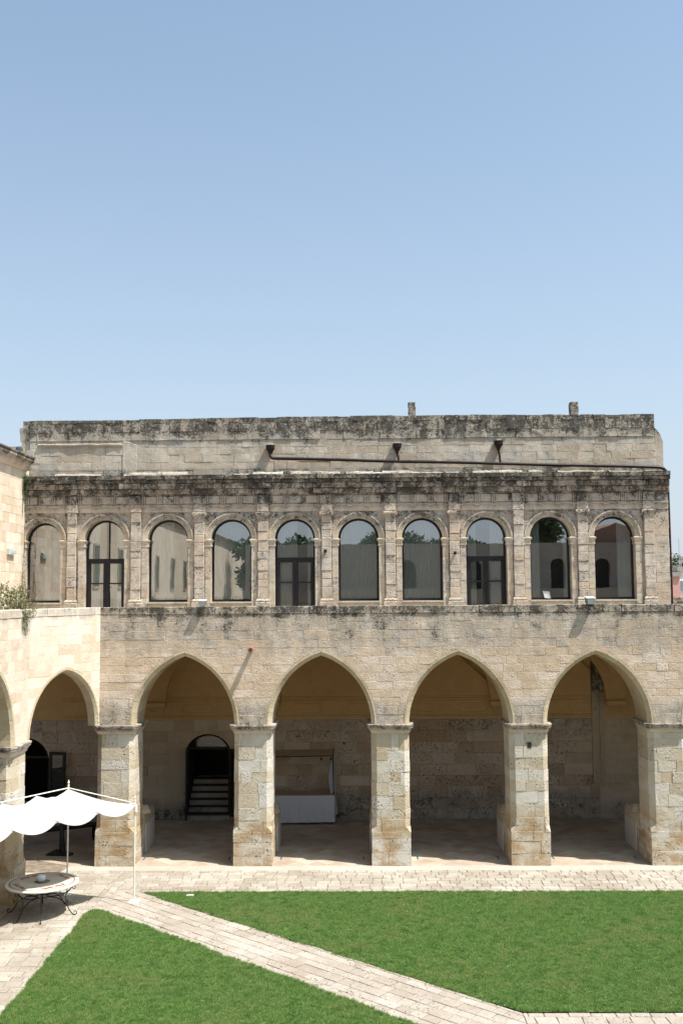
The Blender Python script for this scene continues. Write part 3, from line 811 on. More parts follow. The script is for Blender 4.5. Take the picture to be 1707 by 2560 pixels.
def coping(parent, fr, u0, u1, mat):
    xs = breaks(u0, u1, .4, .9)
    for a, b in zip(xs, xs[1:]):
        mb = MB(); mb.set(random.random(), random.uniform(.2, .8)); q = inset([(a, ZP-.22), (b, ZP-.22), (b, ZP), (a, ZP)], .004)
        block(mb, fr, q, random.uniform(.008, .02), .012, .40, .003)
        mb.add([fr.p(q[0][0], q[2][1]-.004, 0), fr.p(q[1][0], q[2][1]-.004, 0), fr.p(q[1][0], q[2][1]-.004, -.40), fr.p(q[0][0], q[2][1]-.004, -.40)], [(0, 1, 2, 3)])
        mb.build('coping_stone', mat, parent, origin=fr.p(a, ZP-.1, 0))
coping(ab, FA, 0, LA, M['west'])
voussoirs(ab, FA, aA, 0, .125, 14, .012, -.3, M['vouss'], chamfer=.07)

# west arcade: frame u runs northwards from y=14
FW = Frame((XW, 14, 0), (0, 1, 0), (0, 0, 1), (1, 0, 0)); LWW = 26.08-14
ww = empty('arcade_wall', (XW-.65, 22, ZI), 'sunlit west arcade wall at the left edge of the picture', 'arcade wall')
wa = [Pointed(24.95-14-1.43-3.95*k, 1.43, .628, ZI) for k in range(2)]
arched_core(ww, FW, 0, LWW, ZI, ZP-.04, wa, TH, M['mortar'], off=.13)
cells = []
def segW(z0):
    if z0 >= wa[0].apex(.16): return [(lambda z: 0, lambda z: LWW)]
    a0, a1 = wa
    return [(lambda z: 0, lambda z: a1.uc-a1.half(z, .16)), (lambda z: a1.uc+a1.half(z, .16), lambda z: a0.uc-a0.half(z, .16)), (lambda z: a0.uc+a0.half(z, .16), lambda z: LWW)]
for z0, z1 in zip(zc2, zc2[1:]): cells += course_cells(z0, z1, segW(z0), .34, .75)
stones(ww, cells, FW, M['west'], proud=(.002, .005), joint=.0015, bev=.004, wob=.001, rough_p=.15, key=lambda c: -c[0][0], limit=120, rest='small_stones')
coping(ww, FW, 0, LWW, M['west'])
for a in wa: voussoirs(ww, FW, a, 0, .155, 16, .012, -TH, M['vouss'], chamfer=.07)
pier(XW-TH/2, (24.95+26.05)/2, TH, 1.10, 'worn west pier behind the round table at the left edge', faces='side')
pier(XW-TH/2, 24.95-3.95+.55, TH, 1.09, 'pier of the west arcade beyond the left edge', faces='side')
pier(XW-TH/2, 24.95-2*3.95+.55, TH, 1.09, 'second pier of the west arcade beyond the left edge', faces='side')

# ================================================================== GALLERY INTERIOR
FB = fnorth(YB)
# doorway with stairs: segmental arch; doorway at far left: round arch
class DoorArch(Pointed):
    pass
dR = Pointed(-5.235, .755, -.0, 2.30); dR.c = 0.0; dR.R = .755
class Seg:
    """segmental arch"""
    def __init__(s, uc, w, rise, zs): s.uc, s.w, s.zs = uc, w, zs; s.r = (w*w+rise*rise)/(2*rise); s.k = rise
    def apex(s, off=0): return s.zs+s.k+off
    def top(s, u, off=0):
        d = abs(u-s.uc)
        if d >= s.w+off: return None
        rr = s.r+off; return s.zs+s.k-s.r+math.sqrt(max(0, rr*rr-d*d))
    def half(s, z, off=0):
        if z <= s.zs: return s.w+off
        rr = s.r+off; q = rr*rr-(z-(s.zs+s.k-s.r))**2
        return min(s.w+off, math.sqrt(q)) if q > 0 else 0
    def curve(s, n, off=0):
        return [(s.uc+(s.w+off)*(-1+2*k/(2*n)), s.top(s.uc+(s.w+off)*(-1+2*k/(2*n))*.9999, off)) for k in range(2*n+1)]
dS = Seg(-5.235, .755, .47, 2.43)
dL = Seg(-11.6, .86, .75, 2.05)
bw = empty('gallery_wall', (0, YB, 0), 'shaded back wall of the gallery, rough stone below and ochre plaster above', 'wall')
arched_core(bw, FB, -14.5, 13.2, 0, 6.9, [dL, dS], .45, M['inner_pale'])
inner_cells = []
zi = [0, .36, .72, 1.10, 1.48, 1.86, 2.24, 2.62, 3.0, 3.38]
def segB(z1):
    s = [(lambda z: -14.0, lambda z: dL.uc-dL.half(z, .02)), (lambda z: dL.uc+dL.half(z, .02), lambda z: dS.uc-dS.half(z, .02)), (lambda z: dS.uc+dS.half(z, .02), lambda z: 8.2)]
    return s
for z0, z1 in zip(zi, zi[1:]): inner_cells += course_cells(z0, z1, segB(z1), .45, 1.15)
pale_zone = [c for c in inner_cells if -7.0 < c[0][0] < -3.4]
rough_zone = [c for c in inner_cells if c not in pale_zone]
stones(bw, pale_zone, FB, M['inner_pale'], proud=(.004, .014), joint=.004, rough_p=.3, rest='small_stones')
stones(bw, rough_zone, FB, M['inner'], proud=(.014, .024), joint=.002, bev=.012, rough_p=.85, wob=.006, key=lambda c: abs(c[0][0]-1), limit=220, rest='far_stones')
# exposed coursed rubble at the right with wide mortar joints
rc = []
for z0, z1 in zip([0, .3, .62, .93, 1.22, 1.52, 1.70, 1.98, 2.27, 2.56, 2.85, 3.1, 3.36], [.3, .62, .93, 1.22, 1.52, 1.70, 1.98, 2.27, 2.56, 2.85, 3.1, 3.36]):
    rc += course_cells(z0, z1, [(lambda z: 8.45, lambda z: 13.0)], .28, .75)
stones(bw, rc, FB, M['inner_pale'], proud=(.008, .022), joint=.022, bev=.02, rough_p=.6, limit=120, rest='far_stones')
pl = MB()
pl.set(.5, .2); moulding_run(pl, FB, -14, 13, [(.022, 3.40), (.026, 3.42), (.026, 6.85), (.0, 6.86)], n=1)
pl.build('ochre_plaster', M['ochre'], bw)
mo = MB(); mo.set(.4, .1)
for za_, zb_ in ((3.46, 3.50), (3.53, 3.55), (4.00, 4.03), (4.06, 4.11), (4.15, 4.17)):
    moulding_run(mo, FB, -10.3, 8.0, [(.03, za_), (.045, za_+.006), (.045, zb_-.006), (.03, zb_)])
mo.build('painted_moulding', M['ochre'], bw)
for x in [i*1.9-5.6 for i in range(8)]:
    o = MB(); o.set(.3, .1); pts = []
    for k in range(25):
        a = 2*math.pi*k/24; ca, sa = math.cos(a), math.sin(a)
        pts.append((x+(.38 if ca > 0 else -.38)*(abs(ca) > 1e-6)+.14*ca, YB-.03, 3.77+.15*sa))
    pts.append(pts[0]); o.tube(pts, .011, 5, False); o.build('panel_moulding', M['ochre'], bw)
# wall strip with black run-off, right arch
ws = MB(); ws.set(.5, .8); ws.box(7.98, 8.22, YB-.09, YB-.01, 1.2, 6.5); ws.set(.6, .8); ws.box(8.24, 8.40, YB-.05, YB-.012, 1.15, 6.5)
ws.box(7.9, 9.0, YB-.07, YB-.013, 1.08, 1.19)
M['strip'] = stone_mat('stained_strip_stone', [(.38, .30, .21), (.42, .34, .25), (.45, .38, .28), (.42, .36, .28)], zones=[(3.4, 4.6, 8, 9, .85)], pits=.8, streak=.6, lichen=.2)
ws.build('pilaster_strip', M['strip'], bw)
dd = MB(); dd.set(.4, .6); moulding_run(dd, FB, -3.4, 7.9, [(.01, 1.09), (.035, 1.10), (.035, 1.13), (.012, 1.15)], n=30, jit=.004); dd.build('dado_ledge', M['inner'], bw)
# corbels and wall ribs of the vault
def rib_curve(xc, n=10): return Pointed(xc, 1.68, .5, 4.02).curve(n)
for x in PX:
    c = MB(); c.set(.5, .2)
    r = lambda w, d: [(x-w, YB-d), (x+w, YB-d), (x+w, YB+.02), (x-w, YB+.02)]
    vs = []
    for (w, d, z) in ((.20, .05, 3.55), (.22, .09, 3.68), (.29, .19, 3.83), (.32, .22, 3.86), (.32, .24, 3.95), (.34, .26, 3.96), (.34, .26, 4.0)):
        vs += [(p[0], p[1], z) for p in r(w, d)]
    fs = [(3, 2, 1, 0), (24, 25, 26, 27)]+[(i*4+k, i*4+(k+1) % 4, (i+1)*4+(k+1) % 4, (i+1)*4+k) for i in range(6) for k in range(4)]
    c.add(vs, fs); cb = c.build('corbel', M['ochre'], bw, origin=(x, YB, 3.8))
    fl_ = MB()
    for k in range(5):
        xx = x-.24+.12*k; fl_.tube([(xx*.0+x+(xx-x)*.8, YB-.10, 3.66), (xx, YB-.205, 3.83)], .012, 5)
    fl_.build('flute', M['inner'], cb)
    q = MB(); q.set(.5, .1)
    # mass of masonry above the corbel, between the lunettes
    pa = Pointed(x-BAY/2, 1.66, .5, 4.0).curve(10)[10:]; pb = Pointed(x+BAY/2, 1.66, .5, 4.0).curve(10)[:11]
    prof = pa[::-1]+pb
    q.add([(p[0], YB-.16, p[1]) for p in prof]+[(p[0], YB+.0, p[1]) for p in prof], [(i, i+1, len(prof)+i+1, len(prof)+i) for i in range(len(prof)-1)])
    for i in range(10):
        l0, l1, r0, r1 = pa[::-1][i], pa[::-1][i+1], pb[::-1][9-i+1] if False else pb[i], pb[i+1]
    L_ = pa[::-1]; 
    for i in range(10):
        # strips between left lunette edge and right lunette edge at the same index
        a, b = L_[i], L_[i+1]; c_, d_ = pb[i], pb[i+1]
    ll = pa; rr_ = pb[::-1]
    # ll runs apex->springing (left lunette right half); rr_ runs apex->springing of the right lunette reversed
    n_ = min(len(ll), len(rr_))
    vs = [(ll[i][0], YB-.16, ll[i][1]) for i in range(n_)]+[(rr_[i][0], YB-.16, rr_[i][1]) for i in range(n_)]
    q.add(vs, [(i, i+1, n_+i+1, n_+i) for i in range(n_-1)])
    q.build('vault_springer', M['ochre'], bw, recalc=False)

# vault and terrace slab
hx = lambda x: (lambda p: p.top(x) or 3.98)(min((Pointed(a, 1.975, .35, 3.98) for a in [APX[0]-2*BAY, APX[0]-BAY]+APX+[APX[-1]+BAY]), key=lambda p: abs(p.uc-x)))
yv = Pointed((YF+TH+YB)/2, (YB-YF-TH)/2, .3, 3.98)
v = MB()
def vz(a, b):
    x = -14+a*27.2; y = YF+TH+.0+b*(YB-YF-TH)
    return (x, y, max(hx(x), yv.top(y) or 3.98))
v.grid(vz, 150, 30)
tag(v.build('vault', M['ochre']), 'ochre vaulted ceiling of the gallery', kind='structure')
ts = MB(); ts.box(-14.5, 13.2, YF+.42, YB+.5, 6.88, ZT)
ts.box(-14.5, XW-.42, 13, YF+.42, 6.88, ZT)
tag(ts.build('terrace', M['threshold']), 'terrace over the arcade galleries', kind='structure')
wv = MB(); wv.box(-13.4, -13, 13, YF+2, 0, 6.88); wv.box(-13.4, XW-TH, 13, YF+.4, 6.0, 6.3)
wv.box(13.2, 13.5, YF, 36, 0, 6.88)
tag(wv.build('gallery_end_wall', M['inner']), 'inner end walls of the galleries', kind='structure')

# staircase behind the arched doorway
sr = empty('staircase', (-5.235, 36.2, 0), 'pale stone steps rising inside the dark arched doorway', 'staircase')
ns = 6
for k in range(ns):
    s = MB(); s.set(random.random(), .3); s.box(-5.98, -4.49, 34.93+.30*k+(0 if k else -.12), 36.9+.30, .0+.185*k, .185*(k+1)-.02)
    s.build('step', M['inner_pale'], sr)
    s = MB(); s.set(random.random(), .3); s.box(-5.98, -4.49, 34.90+.30*k+(0 if k else -.12), 35.22+.30*k, .185*(k+1)-.02, .185*(k+1)+.0)
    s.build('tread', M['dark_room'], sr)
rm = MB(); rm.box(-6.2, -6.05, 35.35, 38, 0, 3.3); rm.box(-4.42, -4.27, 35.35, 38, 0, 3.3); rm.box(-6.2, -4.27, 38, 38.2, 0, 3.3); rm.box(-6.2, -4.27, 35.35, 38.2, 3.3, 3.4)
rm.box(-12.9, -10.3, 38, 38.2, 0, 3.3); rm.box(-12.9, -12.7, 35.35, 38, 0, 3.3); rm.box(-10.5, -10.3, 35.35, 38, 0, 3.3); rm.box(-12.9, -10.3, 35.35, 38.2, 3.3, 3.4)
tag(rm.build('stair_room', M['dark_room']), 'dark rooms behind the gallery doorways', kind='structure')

def door_leaf(name, hinge, width, h, ang, label, z0=.12, panes=4):
    t = empty(name, hinge, label, 'door'); 
    ca, sa = math.cos(ang), math.sin(ang); fr = Frame(hinge, (ca, sa, 0), (0, 0, 1), (sa, -ca, 0))
    m_ = MB()
    def bx(u0, u1, v0, v1, d=.028):
        q = [fr.p(u0, v0, d), fr.p(u1, v0, d), fr.p(u1, v1, d), fr.p(u0, v1, d)]; m_.prism(q, -fr.n*2*d)
    bx(0, .09, z0, h); bx(width-.09, width, z0, h); bx(.09, width-.09, h-.1, h); bx(.09, width-.09, z0, z0+.2)
    hs = [z0+.2+(h-.1-z0-.2)*k/panes for k in range(1, panes)]
    for q in hs: bx(.09, width-.09, q-.025, q+.025)
    m_.build('door_frame', M['dark_wood'], t)
    g_ = MB(); g_.add([fr.p(.09, z0+.2), fr.p(width-.09, z0+.2), fr.p(width-.09, h-.1), fr.p(.09, h-.1)], [(0, 1, 2, 3)]); g_.build('pane', M['dark_glass'], t)
    hd = MB(); hd.tube([fr.p(width-.05, 1.0, .03), fr.p(width-.05, 1.0, .08), fr.p(width-.17, 1.0, .08)], .01, 6); hd.build('handle', M['iron'], t)
    return t
door_leaf('open_door', (-5.96, YB-.03, 0), .70, 2.42, math.radians(-82), 'dark glazed door leaf folded open left of the stairs')
door_leaf('open_door', (-4.50, YB-.05, 0), .72, 2.40, math.radians(-20), 'dark glazed door leaf standing open right of the stairs')
door_leaf('open_door', (-10.72, YB-.05, 0), .60, 2.32, math.radians(-12), 'dark glazed door leaf open beside the far left doorway')
# fanlight and frame of the stair doorway
df = empty('door_frame', (-5.235, YB+.12, 2.4), 'black arched frame with a glazed fanlight over the stair doorway', 'door frame')
m_ = MB(); cv = dS.curve(8, -.0)
pts = [(-5.235-.72, .16), (-5.235-.72, 2.43)]+[(dS.uc+(x-dS.uc)*.955, z-.03) for x, z in cv]+[(-5.235+.72, 2.43), (-5.235+.72, .16)]
for a, b in zip(pts, pts[1:]):
    m_.tube([(a[0], YB+.1, a[1]), (b[0], YB+.1, b[1])], .036, 4)
m_.box(-5.96, -4.51, YB+.06, YB+.14, 2.36, 2.45)
m_.build('frame', M['dark_wood'], df)
m_ = MB(); fp = [(x, YB+.1, z-.03) for x, z in cv]; m_.add([(-5.235-.72, YB+.1, 2.40), (-5.235+.72, YB+.1, 2.40)]+fp[::-1], [tuple(range(len(fp)+2))]); m_.build('pane', M['dark_glass'], df)
df2 = empty('door_frame', (-11.6, YB+.12, 2.1), 'black arched frame of the far left doorway', 'door frame')
m_ = MB(); cv = dL.curve(8)
pts = [(dL.uc-.82, .02)]+[(dL.uc+(x-dL.uc)*.955, z-.03) for x, z in cv]+[(dL.uc+.82, .02)]
for a, b in zip(pts, pts[1:]): m_.tube([(a[0], YB+.1, a[1]), (b[0], YB+.1, b[1])], .036, 4)
m_.box(dL.uc-.84, dL.uc+.84, YB+.06, YB+.14, 2.08, 2.16); m_.box(dL.uc-.03, dL.uc+.03, YB+.07, YB+.13, .02, 2.08); m_.build('frame', M['dark_wood'], df2)

# ================================================================== UPPER STOREY
FU = fnorth(YU)
ub = empty('upper_building', (0, YU+.5, ZT), 'weathered upper storey with ten round-arched windows and a black stained cornice', 'building')
WX = [2.2*k+.01 for k in range(-5, 5)]; WX[0] = -10.93
ZS = 9.62
uarch = []
for i, x in enumerate(WX):
    a = Pointed(x, .70 if i else .62, 0, ZS); a.R = a.w; uarch.append(a)
class Win(Pointed): pass
# core with window openings cut from the terrace up
arched_core(ub, FU, XWU-.3, 10.67, ZT, 11.7, uarch, .5, M['mortar'], off=.02)
doors = {1, 4, 7}
# wall below the window sills
for i, a in enumerate(uarch):
    if i in doors: continue
    s = MB(); s.set(random.random(), .4); s.box(a.uc-a.w-.02, a.uc+a.w+.02, YU+.02, YU+.5, ZT, 7.395)
    s.build('sill_wall', M['reveal'], ub)
# spandrel stones
cells = []
zsp = [ZS, 9.86, 10.10, 10.34, 10.58]
for z0, z1 in zip(zsp, zsp[1:]):
    for i in range(len(uarch)+1):
        l = uarch[i-1] if i else None; r = uarch[i] if i < len(uarch) else None
        L = (lambda l: (lambda z: l.uc+l.half(z, .20)) if l else (lambda z: XWU-.2))(l)
        R = (lambda r: (lambda z: r.uc-r.half(z, .20)) if r else (lambda z: 10.66))(r)
        cells += course_cells(z0, z1, [(L, R)], .35, .7)
for z0, z1 in zip([7.0, 7.35, 7.7, 8.02, 8.36, 8.7, 9.05, 9.38], [7.35, 7.7, 8.02, 8.36, 8.7, 9.05, 9.38, ZS]):
    cells += course_cells(z0, z1, [(lambda z: 9.73, lambda z: 10.66)], .3, .6)
stones(ub, cells, FU, M['upper'], joint=.002, bev=.005, proud=(.003, .009), wob=.002, rough_p=.5, rest='small_stones')
# end face of the block
FE = Frame((10.68, 0, 0), (0, 1, 0), (0, 0, 1), (1, 0, 0))
cells = []
for k in range(15): cells += course_cells(ZT+.33*k, ZT+.33*(k+1), [(lambda z: YU+.02, lambda z: 38.5)], .4, .8)
eb = MB(); eb.box(10.2, 10.66, YU+.02, 42, ZT, 11.85); eb.build('end_wall', M['mortar'], ub)
stones(ub, cells, FE, M['upper'], limit=60, rest='end_stones')

def window(i, a):
    isdoor = i in doors
    zb = 6.98 if isdoor else 7.47
    yg = YU+.31
    # surround: jamb strips with impost mouldings; voussoir ring
    su = MB(); su.set(random.random(), .3)
    w = a.w
    for sx in (-1, 1):
        x0 = a.uc+sx*w; x1 = a.uc+sx*(w+.205)
        lo, hi = min(x0, x1), max(x0, x1)
        ring_ = [(lo-.015, YU-.055), (hi, YU-.055), (hi, YU+.30), (lo-.015, YU+.30)]
        if sx < 0: ring_ = [(lo, YU-.055), (hi+.015, YU-.055), (hi+.015, YU+.30), (lo, YU+.30)]
        moulding_ring(su, ring_, [(.0, 9.36), (.012, 9.37), (.012, 9.40), (.0, 9.41), (.005, 9.50), (.03, 9.55), (.045, 9.57), (.045, 9.60), (.0, 9.62)])
    sur = su.build('window_surround', M['reveal'], ub, origin=(a.uc, YU, 9.5))
    for sx in (-1, 1):
        z = ZT
        while z < 9.3:
            h = random.uniform(.3, .5); h = min(h, 9.36-z) if z+h < 9.15 else 9.36-z
            lo, hi = (a.uc-w-.205, a.uc-w) if sx < 0 else (a.uc+w, a.uc+w+.205)
            mb = MB(); mb.set(random.random(), random.uniform(0, 1)); j = random.uniform(-.006, .006)
            inn = .003
            mb.add([(lo+inn, YU-.05+j, z+inn), (hi-inn, YU-.05+j, z+inn), (hi-inn, YU+.42, z+inn), (lo+inn, YU+.42, z+inn), (lo+inn, YU-.05+j, z+h-inn), (hi-inn, YU-.05+j, z+h-inn), (hi-inn, YU+.42, z+h-inn), (lo+inn, YU+.42, z+h-inn)],
                   [(0, 3, 2, 1), (4, 5, 6, 7), (0, 1, 5, 4), (1, 2, 6, 5), (2, 3, 7, 6), (3, 0, 4, 7)])
            mb.build('stone', M['upper' if random.random() < .5 else 'reveal'], sur, origin=((lo+hi)/2, YU, z+h/2)); z += h
    voussoirs(sur, FU, a, 0, .085, 6, .030, -.42, M['reveal'], gap=.001)
    voussoirs(sur, FU, a, .085, .15, 8, .052, -.02, M['reveal'], gap=.001)
    voussoirs(sur, FU, a, .15, .205, 10, .085, -.02, M['upper'], gap=.002)
    if not isdoor:
        s = MB(); s.set(.7, .1); s.box(a.uc-w-.03, a.uc+w+.03, YU-.06, YU+.41, 7.405, 7.462); s.build('window_sill', M['reveal'], ub)
    # window proper
    wf_ = MB(); r0, r1 = w-.0, w-.070
    cvo = [(a.uc-r0, zb)]+[(a.uc-r0*math.cos(math.pi*k/20), ZS+r0*math.sin(math.pi*k/20)) for k in range(21)]+[(a.uc+r0, zb)]
    cvi = [(a.uc-r1, zb+.06)]+[(a.uc-r1*math.cos(math.pi*k/20), ZS+r1*math.sin(math.pi*k/20)) for k in range(21)]+[(a.uc+r1, zb+.06)]
    n = len(cvo); vs = [(p[0], yg-.03, p[1]) for p in cvo]+[(p[0], yg-.03, p[1]) for p in cvi]+[(p[0], yg+.04, p[1]) for p in cvi]
    wf_.add(vs, [(k, k+1, n+k+1, n+k) for k in range(n-1)]+[(n+k, n+k+1, 2*n+k+1, 2*n+k) for k in range(n-1)])
    wf_.box(a.uc-r0, a.uc+r0, yg-.035, yg+.04, zb, zb+.07)
    win = wf_.build('window', M['black_metal'], ub, origin=(a.uc, yg, 8.5))
    if isdoor:
        mu = MB(); zt = 8.86
        mu.box(a.uc-r1, a.uc+r1, yg-.045, yg+.04, zt, zt+.12)
        mu.build('transom', M['black_metal'], win)
        for sx in (-1, 1):
            lf = MB(); lo, hi = (a.uc-r1, a.uc-.005) if sx < 0 else (a.uc+.005, a.uc+r1)
            lf.box(lo, lo+.095, yg-.045, yg+.03, zb+.07, zt); lf.box(hi-.095, hi, yg-.045, yg+.03, zb+.07, zt)
            lf.box(lo+.095, hi-.095, yg-.04, yg+.03, zt-.05, zt); lf.box(lo+.095, hi-.095, yg-.04, yg+.03, zb+.07, zb+.16); lf.box(lo+.095, hi-.095, yg-.04, yg+.03, 8.09, 8.14)
            lf.build('door_leaf', M['black_metal'], win)
        h_ = MB(); h_.tube([(a.uc+.05, yg-.05, 8.0), (a.uc+.05, yg-.10, 8.0), (a.uc+.16, yg-.10, 8.0)], .009, 6); h_.build('handle', M['iron'], win)
    gl = MB(); gp = [(p[0], yg, p[1]) for p in cvi]; gl.add(gp, [tuple(range(len(gp)))[::-1]]); gl.build('pane', M['glass'], win)
    # curtains
    full = {0: [(-.1, .25)], 1: [(-1, -.35), (.5, 1)], 2: [(-1, .2)], 3: [(-1, 1)], 4: [(-1, .1), (.6, 1)], 5: [(-1, 1)], 6: [(-1, 1)], 7: [(-1, -.45), (.25, 1)], 8: [(-1, -.45), (.72, 1)], 9: [(.25, 1)]}[i]
    for (c0, c1) in full:
        cu = MB(); u0, u1 = a.uc+c0*w, a.uc+c1*w; ph = random.random()*6; nf_ = 11*(u1-u0)
        cu.grid(lambda s, t_: (u0+(u1-u0)*s, yg+.09+.022*math.sin(ph+s*nf_*6.28)+.012*math.sin(ph*2+s*nf_*2.3*6.28)+.01*t_, ZT+.05+t_*(3.4)), max(8, int((u1-u0)*90)), 4)
        cu.build('curtain', M['sheer'], win, smooth=True)
    return win
wins = [window(i, a) for i, a in enumerate(uarch)]
rooms = MB(); rooms.box(XWU, 10.2, 38.2, 38.4, ZT, 11.4); rooms.box(XWU, 10.2, YU+.5, 38.2, 11.3, 11.4); rooms.box(XWU, 10.2, YU+.5, 38.2, ZT-.02, ZT+.02); rooms.box(XWU-.1, XWU, YU+.5, 38.2, ZT, 11.4)
rooms.build('interior', M['room'], ub)
card = MB(); card.prism([(6.42, YU+.25, 7.52), (6.64, YU+.25, 7.50), (6.59, YU+.28, 7.74), (6.36, YU+.28, 7.76)], (0, .01, 0))
tag(card.build('notice_card', M['white_box']), 'tilted white card leaning inside the ninth window from the left', 'card')

# pilasters between the bays
PLX = [(WX[i]+WX[i+1])/2 for i in range(9)]+[9.98]
PLX[0] = -9.92
for i, x in enumerate(PLX):
    w = .185 if i else .165
    pm_ = MB(); pm_.set(random.random(), .9); j = random.uniform(-.01, .01)
    ring_ = [(x-w, YU-.12), (x+w, YU-.12), (x+w, YU+.02), (x-w, YU+.02)]
    moulding_ring(pm_, ring_, [(.06, ZT), (.06, 7.42), (.03, 7.45), (.05, 7.49), (.02, 7.54), (0, 7.56)])
    if i in (4, 6, 8, 9) or random.random() < .3: moulding_ring(pm_, ring_, [(0, 10.28), (.0, 10.38), (.05, 10.42), (.06, 10.46), (.06, 10.52), (.03, 10.55)])
    pl_ = pm_.build('pilaster', M['upper'], ub, origin=(x, YU, 7.2))
    z = 7.56
    while z < 10.5:
        h = random.uniform(.22, .46); h = 10.56-z if z+h > 10.35 else h
        mb = MB(); mb.set(random.random(), random.uniform(.3, 1)); d = random.uniform(-.015, .012); e0, e1 = random.uniform(0, .015), random.uniform(0, .015)
        block(mb, FU, inset([(x-w+e0, z), (x+w-e1, z), (x+w-e1, z+h), (x-w+e0, z+h)], .004), .12+d, .014, .02, .006)
        mb.build('stone', M['upper'], pl_, origin=(x, YU, z+h/2)); z += h

# entablature
en = MB(); en.set(.5, .6)
moulding_run(en, FU, XWU, 10.68, [(.0, 10.56), (.03, 10.57), (.03, 10.76), (.07, 10.78), (.07, 10.82), (.02, 10.83)], n=60, jit=.004)
moulding_run(en, FU, XWU, 10.72, [(.02, 11.14), (.06, 11.15), (.08, 11.19)], n=60, jit=.006)
enb = en.build('entablature', M['cornice'], ub)
en = MB(); en.box(XWU, 10.66, YU-.010, YU+.3, 10.585, 11.80); en.build('entablature_core', M['cornice'], ub)
cs = []
def course(z0, z1, proud, wmin, wmax, mat, rp=.8, var=.02, nm='stone', ptop=None, u1=10.70):
    xs = breaks(XWU, u1, wmin, wmax)
    for a, b in zip(xs, xs[1:]):
        mb = MB(); mb.set(random.random(), random.uniform(.5, 1) if random.random() < rp else .3)
        zt = z1+random.uniform(-.006, .006); pr = proud+random.uniform(-var, var)
        # pilaster break-forwards
        if any(abs((a+b)/2-x) < .28 for x in PLX): pr += .05
        block(mb, FU, inset([(a, z0), (b, z0), (b, zt), (a, zt)], .004), pr, .009, .02, .010)
        if ptop: mb.add([FU.p(a, zt-.012, pr), FU.p(b, zt-.012, pr), FU.p(b, zt+.02, -.42), FU.p(a, zt+.02, -.42)], [(0, 1, 2, 3)])
        mb.build(nm, mat, enb, origin=FU.p((a+b)/2, z0, 0))
course(11.19, 11.37, .13, .35, .9, M['cornice'])
course(11.37, 11.56, .20, .3, .8, M['cornice'], var=.035)
course(11.56, 11.68, .26, .3, .8, M['cornice_top'], var=.03)
course(11.68, 11.84, .31, .3, .9, M['cornice_top'], var=.03, ptop=True)
# frieze: panels and triglyphs
for i in range(len(WX)):
    l = PLX[i-1]+.22 if i else XWU+.05; r = PLX[i]-.22
    n = max(2, round((r-l)/.55)); st_ = (r-l)/n
    for k in range(n):
        mb = MB(); mb.set(random.random(), random.uniform(0, .8)); a, b = l+st_*k+.10, l+st_*(k+1)-.10
        block(mb, FU, [(a, 10.86), (b, 10.86), (b, 11.12), (a, 11.12)], .030, .008, .02); mb.build('frieze_panel', M['frieze'], enb, origin=FU.p(a, 10.9))
    for k in range(n+1):
        x = l+st_*k
        if random.random() < .12: continue
        mb = MB(); mb.set(random.random(), .6)
        for q in (-.062, 0, .062):
            block(mb, FU, [(x+q-.022, 10.84), (x+q+.022, 10.84), (x+q+.022, 11.13), (x+q-.022, 11.13)], .075, .012, .02)
        block(mb, FU, [(x-.095, 10.74), (x+.095, 10.74), (x+.095, 10.77), (x-.095, 10.77)], .085, .006, .02)
        for q in range(5): block(mb, FU, [(x-.08+.036*q, 10.70), (x-.062+.036*q, 10.70), (x-.062+.036*q, 10.74), (x-.08+.036*q, 10.74)], .07, .004, .02)
        mb.build('triglyph', M['frieze'], enb, origin=FU.p(x, 11))
for x in PLX:
    z = 10.56
    for h in (.28, .30):
        mb = MB(); mb.set(random.random(), .9); block(mb, FU, inset([(x-.2, z), (x+.2, z), (x+.2, z+h), (x-.2, z+h)], .004), .14, .015, .02, .008); mb.build('stone', M['cornice'], enb, origin=FU.p(x, z)); z += h

# attic wall
YA = YU+.42; FT = fnorth(YA)
XA0, XA1 = -11.60, 10.42
at = MB(); at.set(.5, .7)
at.box(XA0, XA1, YA, YA+.6, 11.7, 13.90)
atb = at.build('attic_wall', M['attic'], ub)
cells = []
zz = [11.84, 12.10, 12.37, 12.64, 12.90, 13.16]
for z0, z1 in zip(zz, zz[1:]): cells += course_cells(z0, z1, [(lambda z: XA0, lambda z: XA1)], .32, .78)
stones(atb, cells, FT, M['attic'], joint=.003, bev=.006, proud=(.005, .016), rough_p=.4, wob=.004, rest='small_stones', limit=300)
cells = []
zz = [13.16, 13.46, 13.78]
for z0, z1 in zip(zz, zz[1:]): cells += course_cells(z0, z1, [(lambda z: XA0, lambda z: XA1)], .3, .9)
xs = breaks(XA0, XA1, .25, .7)
for a, b in zip(xs, xs[1:]):
    t_ = 13.93+.06*math.sin(a*.35+1)*.3+random.uniform(-.018, .012)+(.03 if a > -7.9 else -.02)
    cells.append([(a, 13.78), (b, 13.78), (b, t_+random.uniform(-.01, .01)), (a, t_)])
stones(atb, cells, FT, M['attic'], joint=.003, proud=(.020, .045), rough_p=.9, wob=.012, depth=.3, bev=.006, name='top_stone', rest='small_stones')
lg = MB(); lg.set(.3, .8); moulding_run(lg, FT, XA0+.3, -8.3, [(.02, 12.95), (.06, 12.98), (.07, 13.03), (.03, 13.06)], n=14, jit=.015); lg.build('string_course', M['attic'], atb)
# patched pier at the break in the wall
mb = MB(); mb.set(.8, .2); block(mb, FT, [(-8.3, 11.9), (-7.8, 11.9), (-7.8, 13.0), (-8.3, 13.2)], .03, .012, .05); mb.build('repair_block', M['attic'], atb)
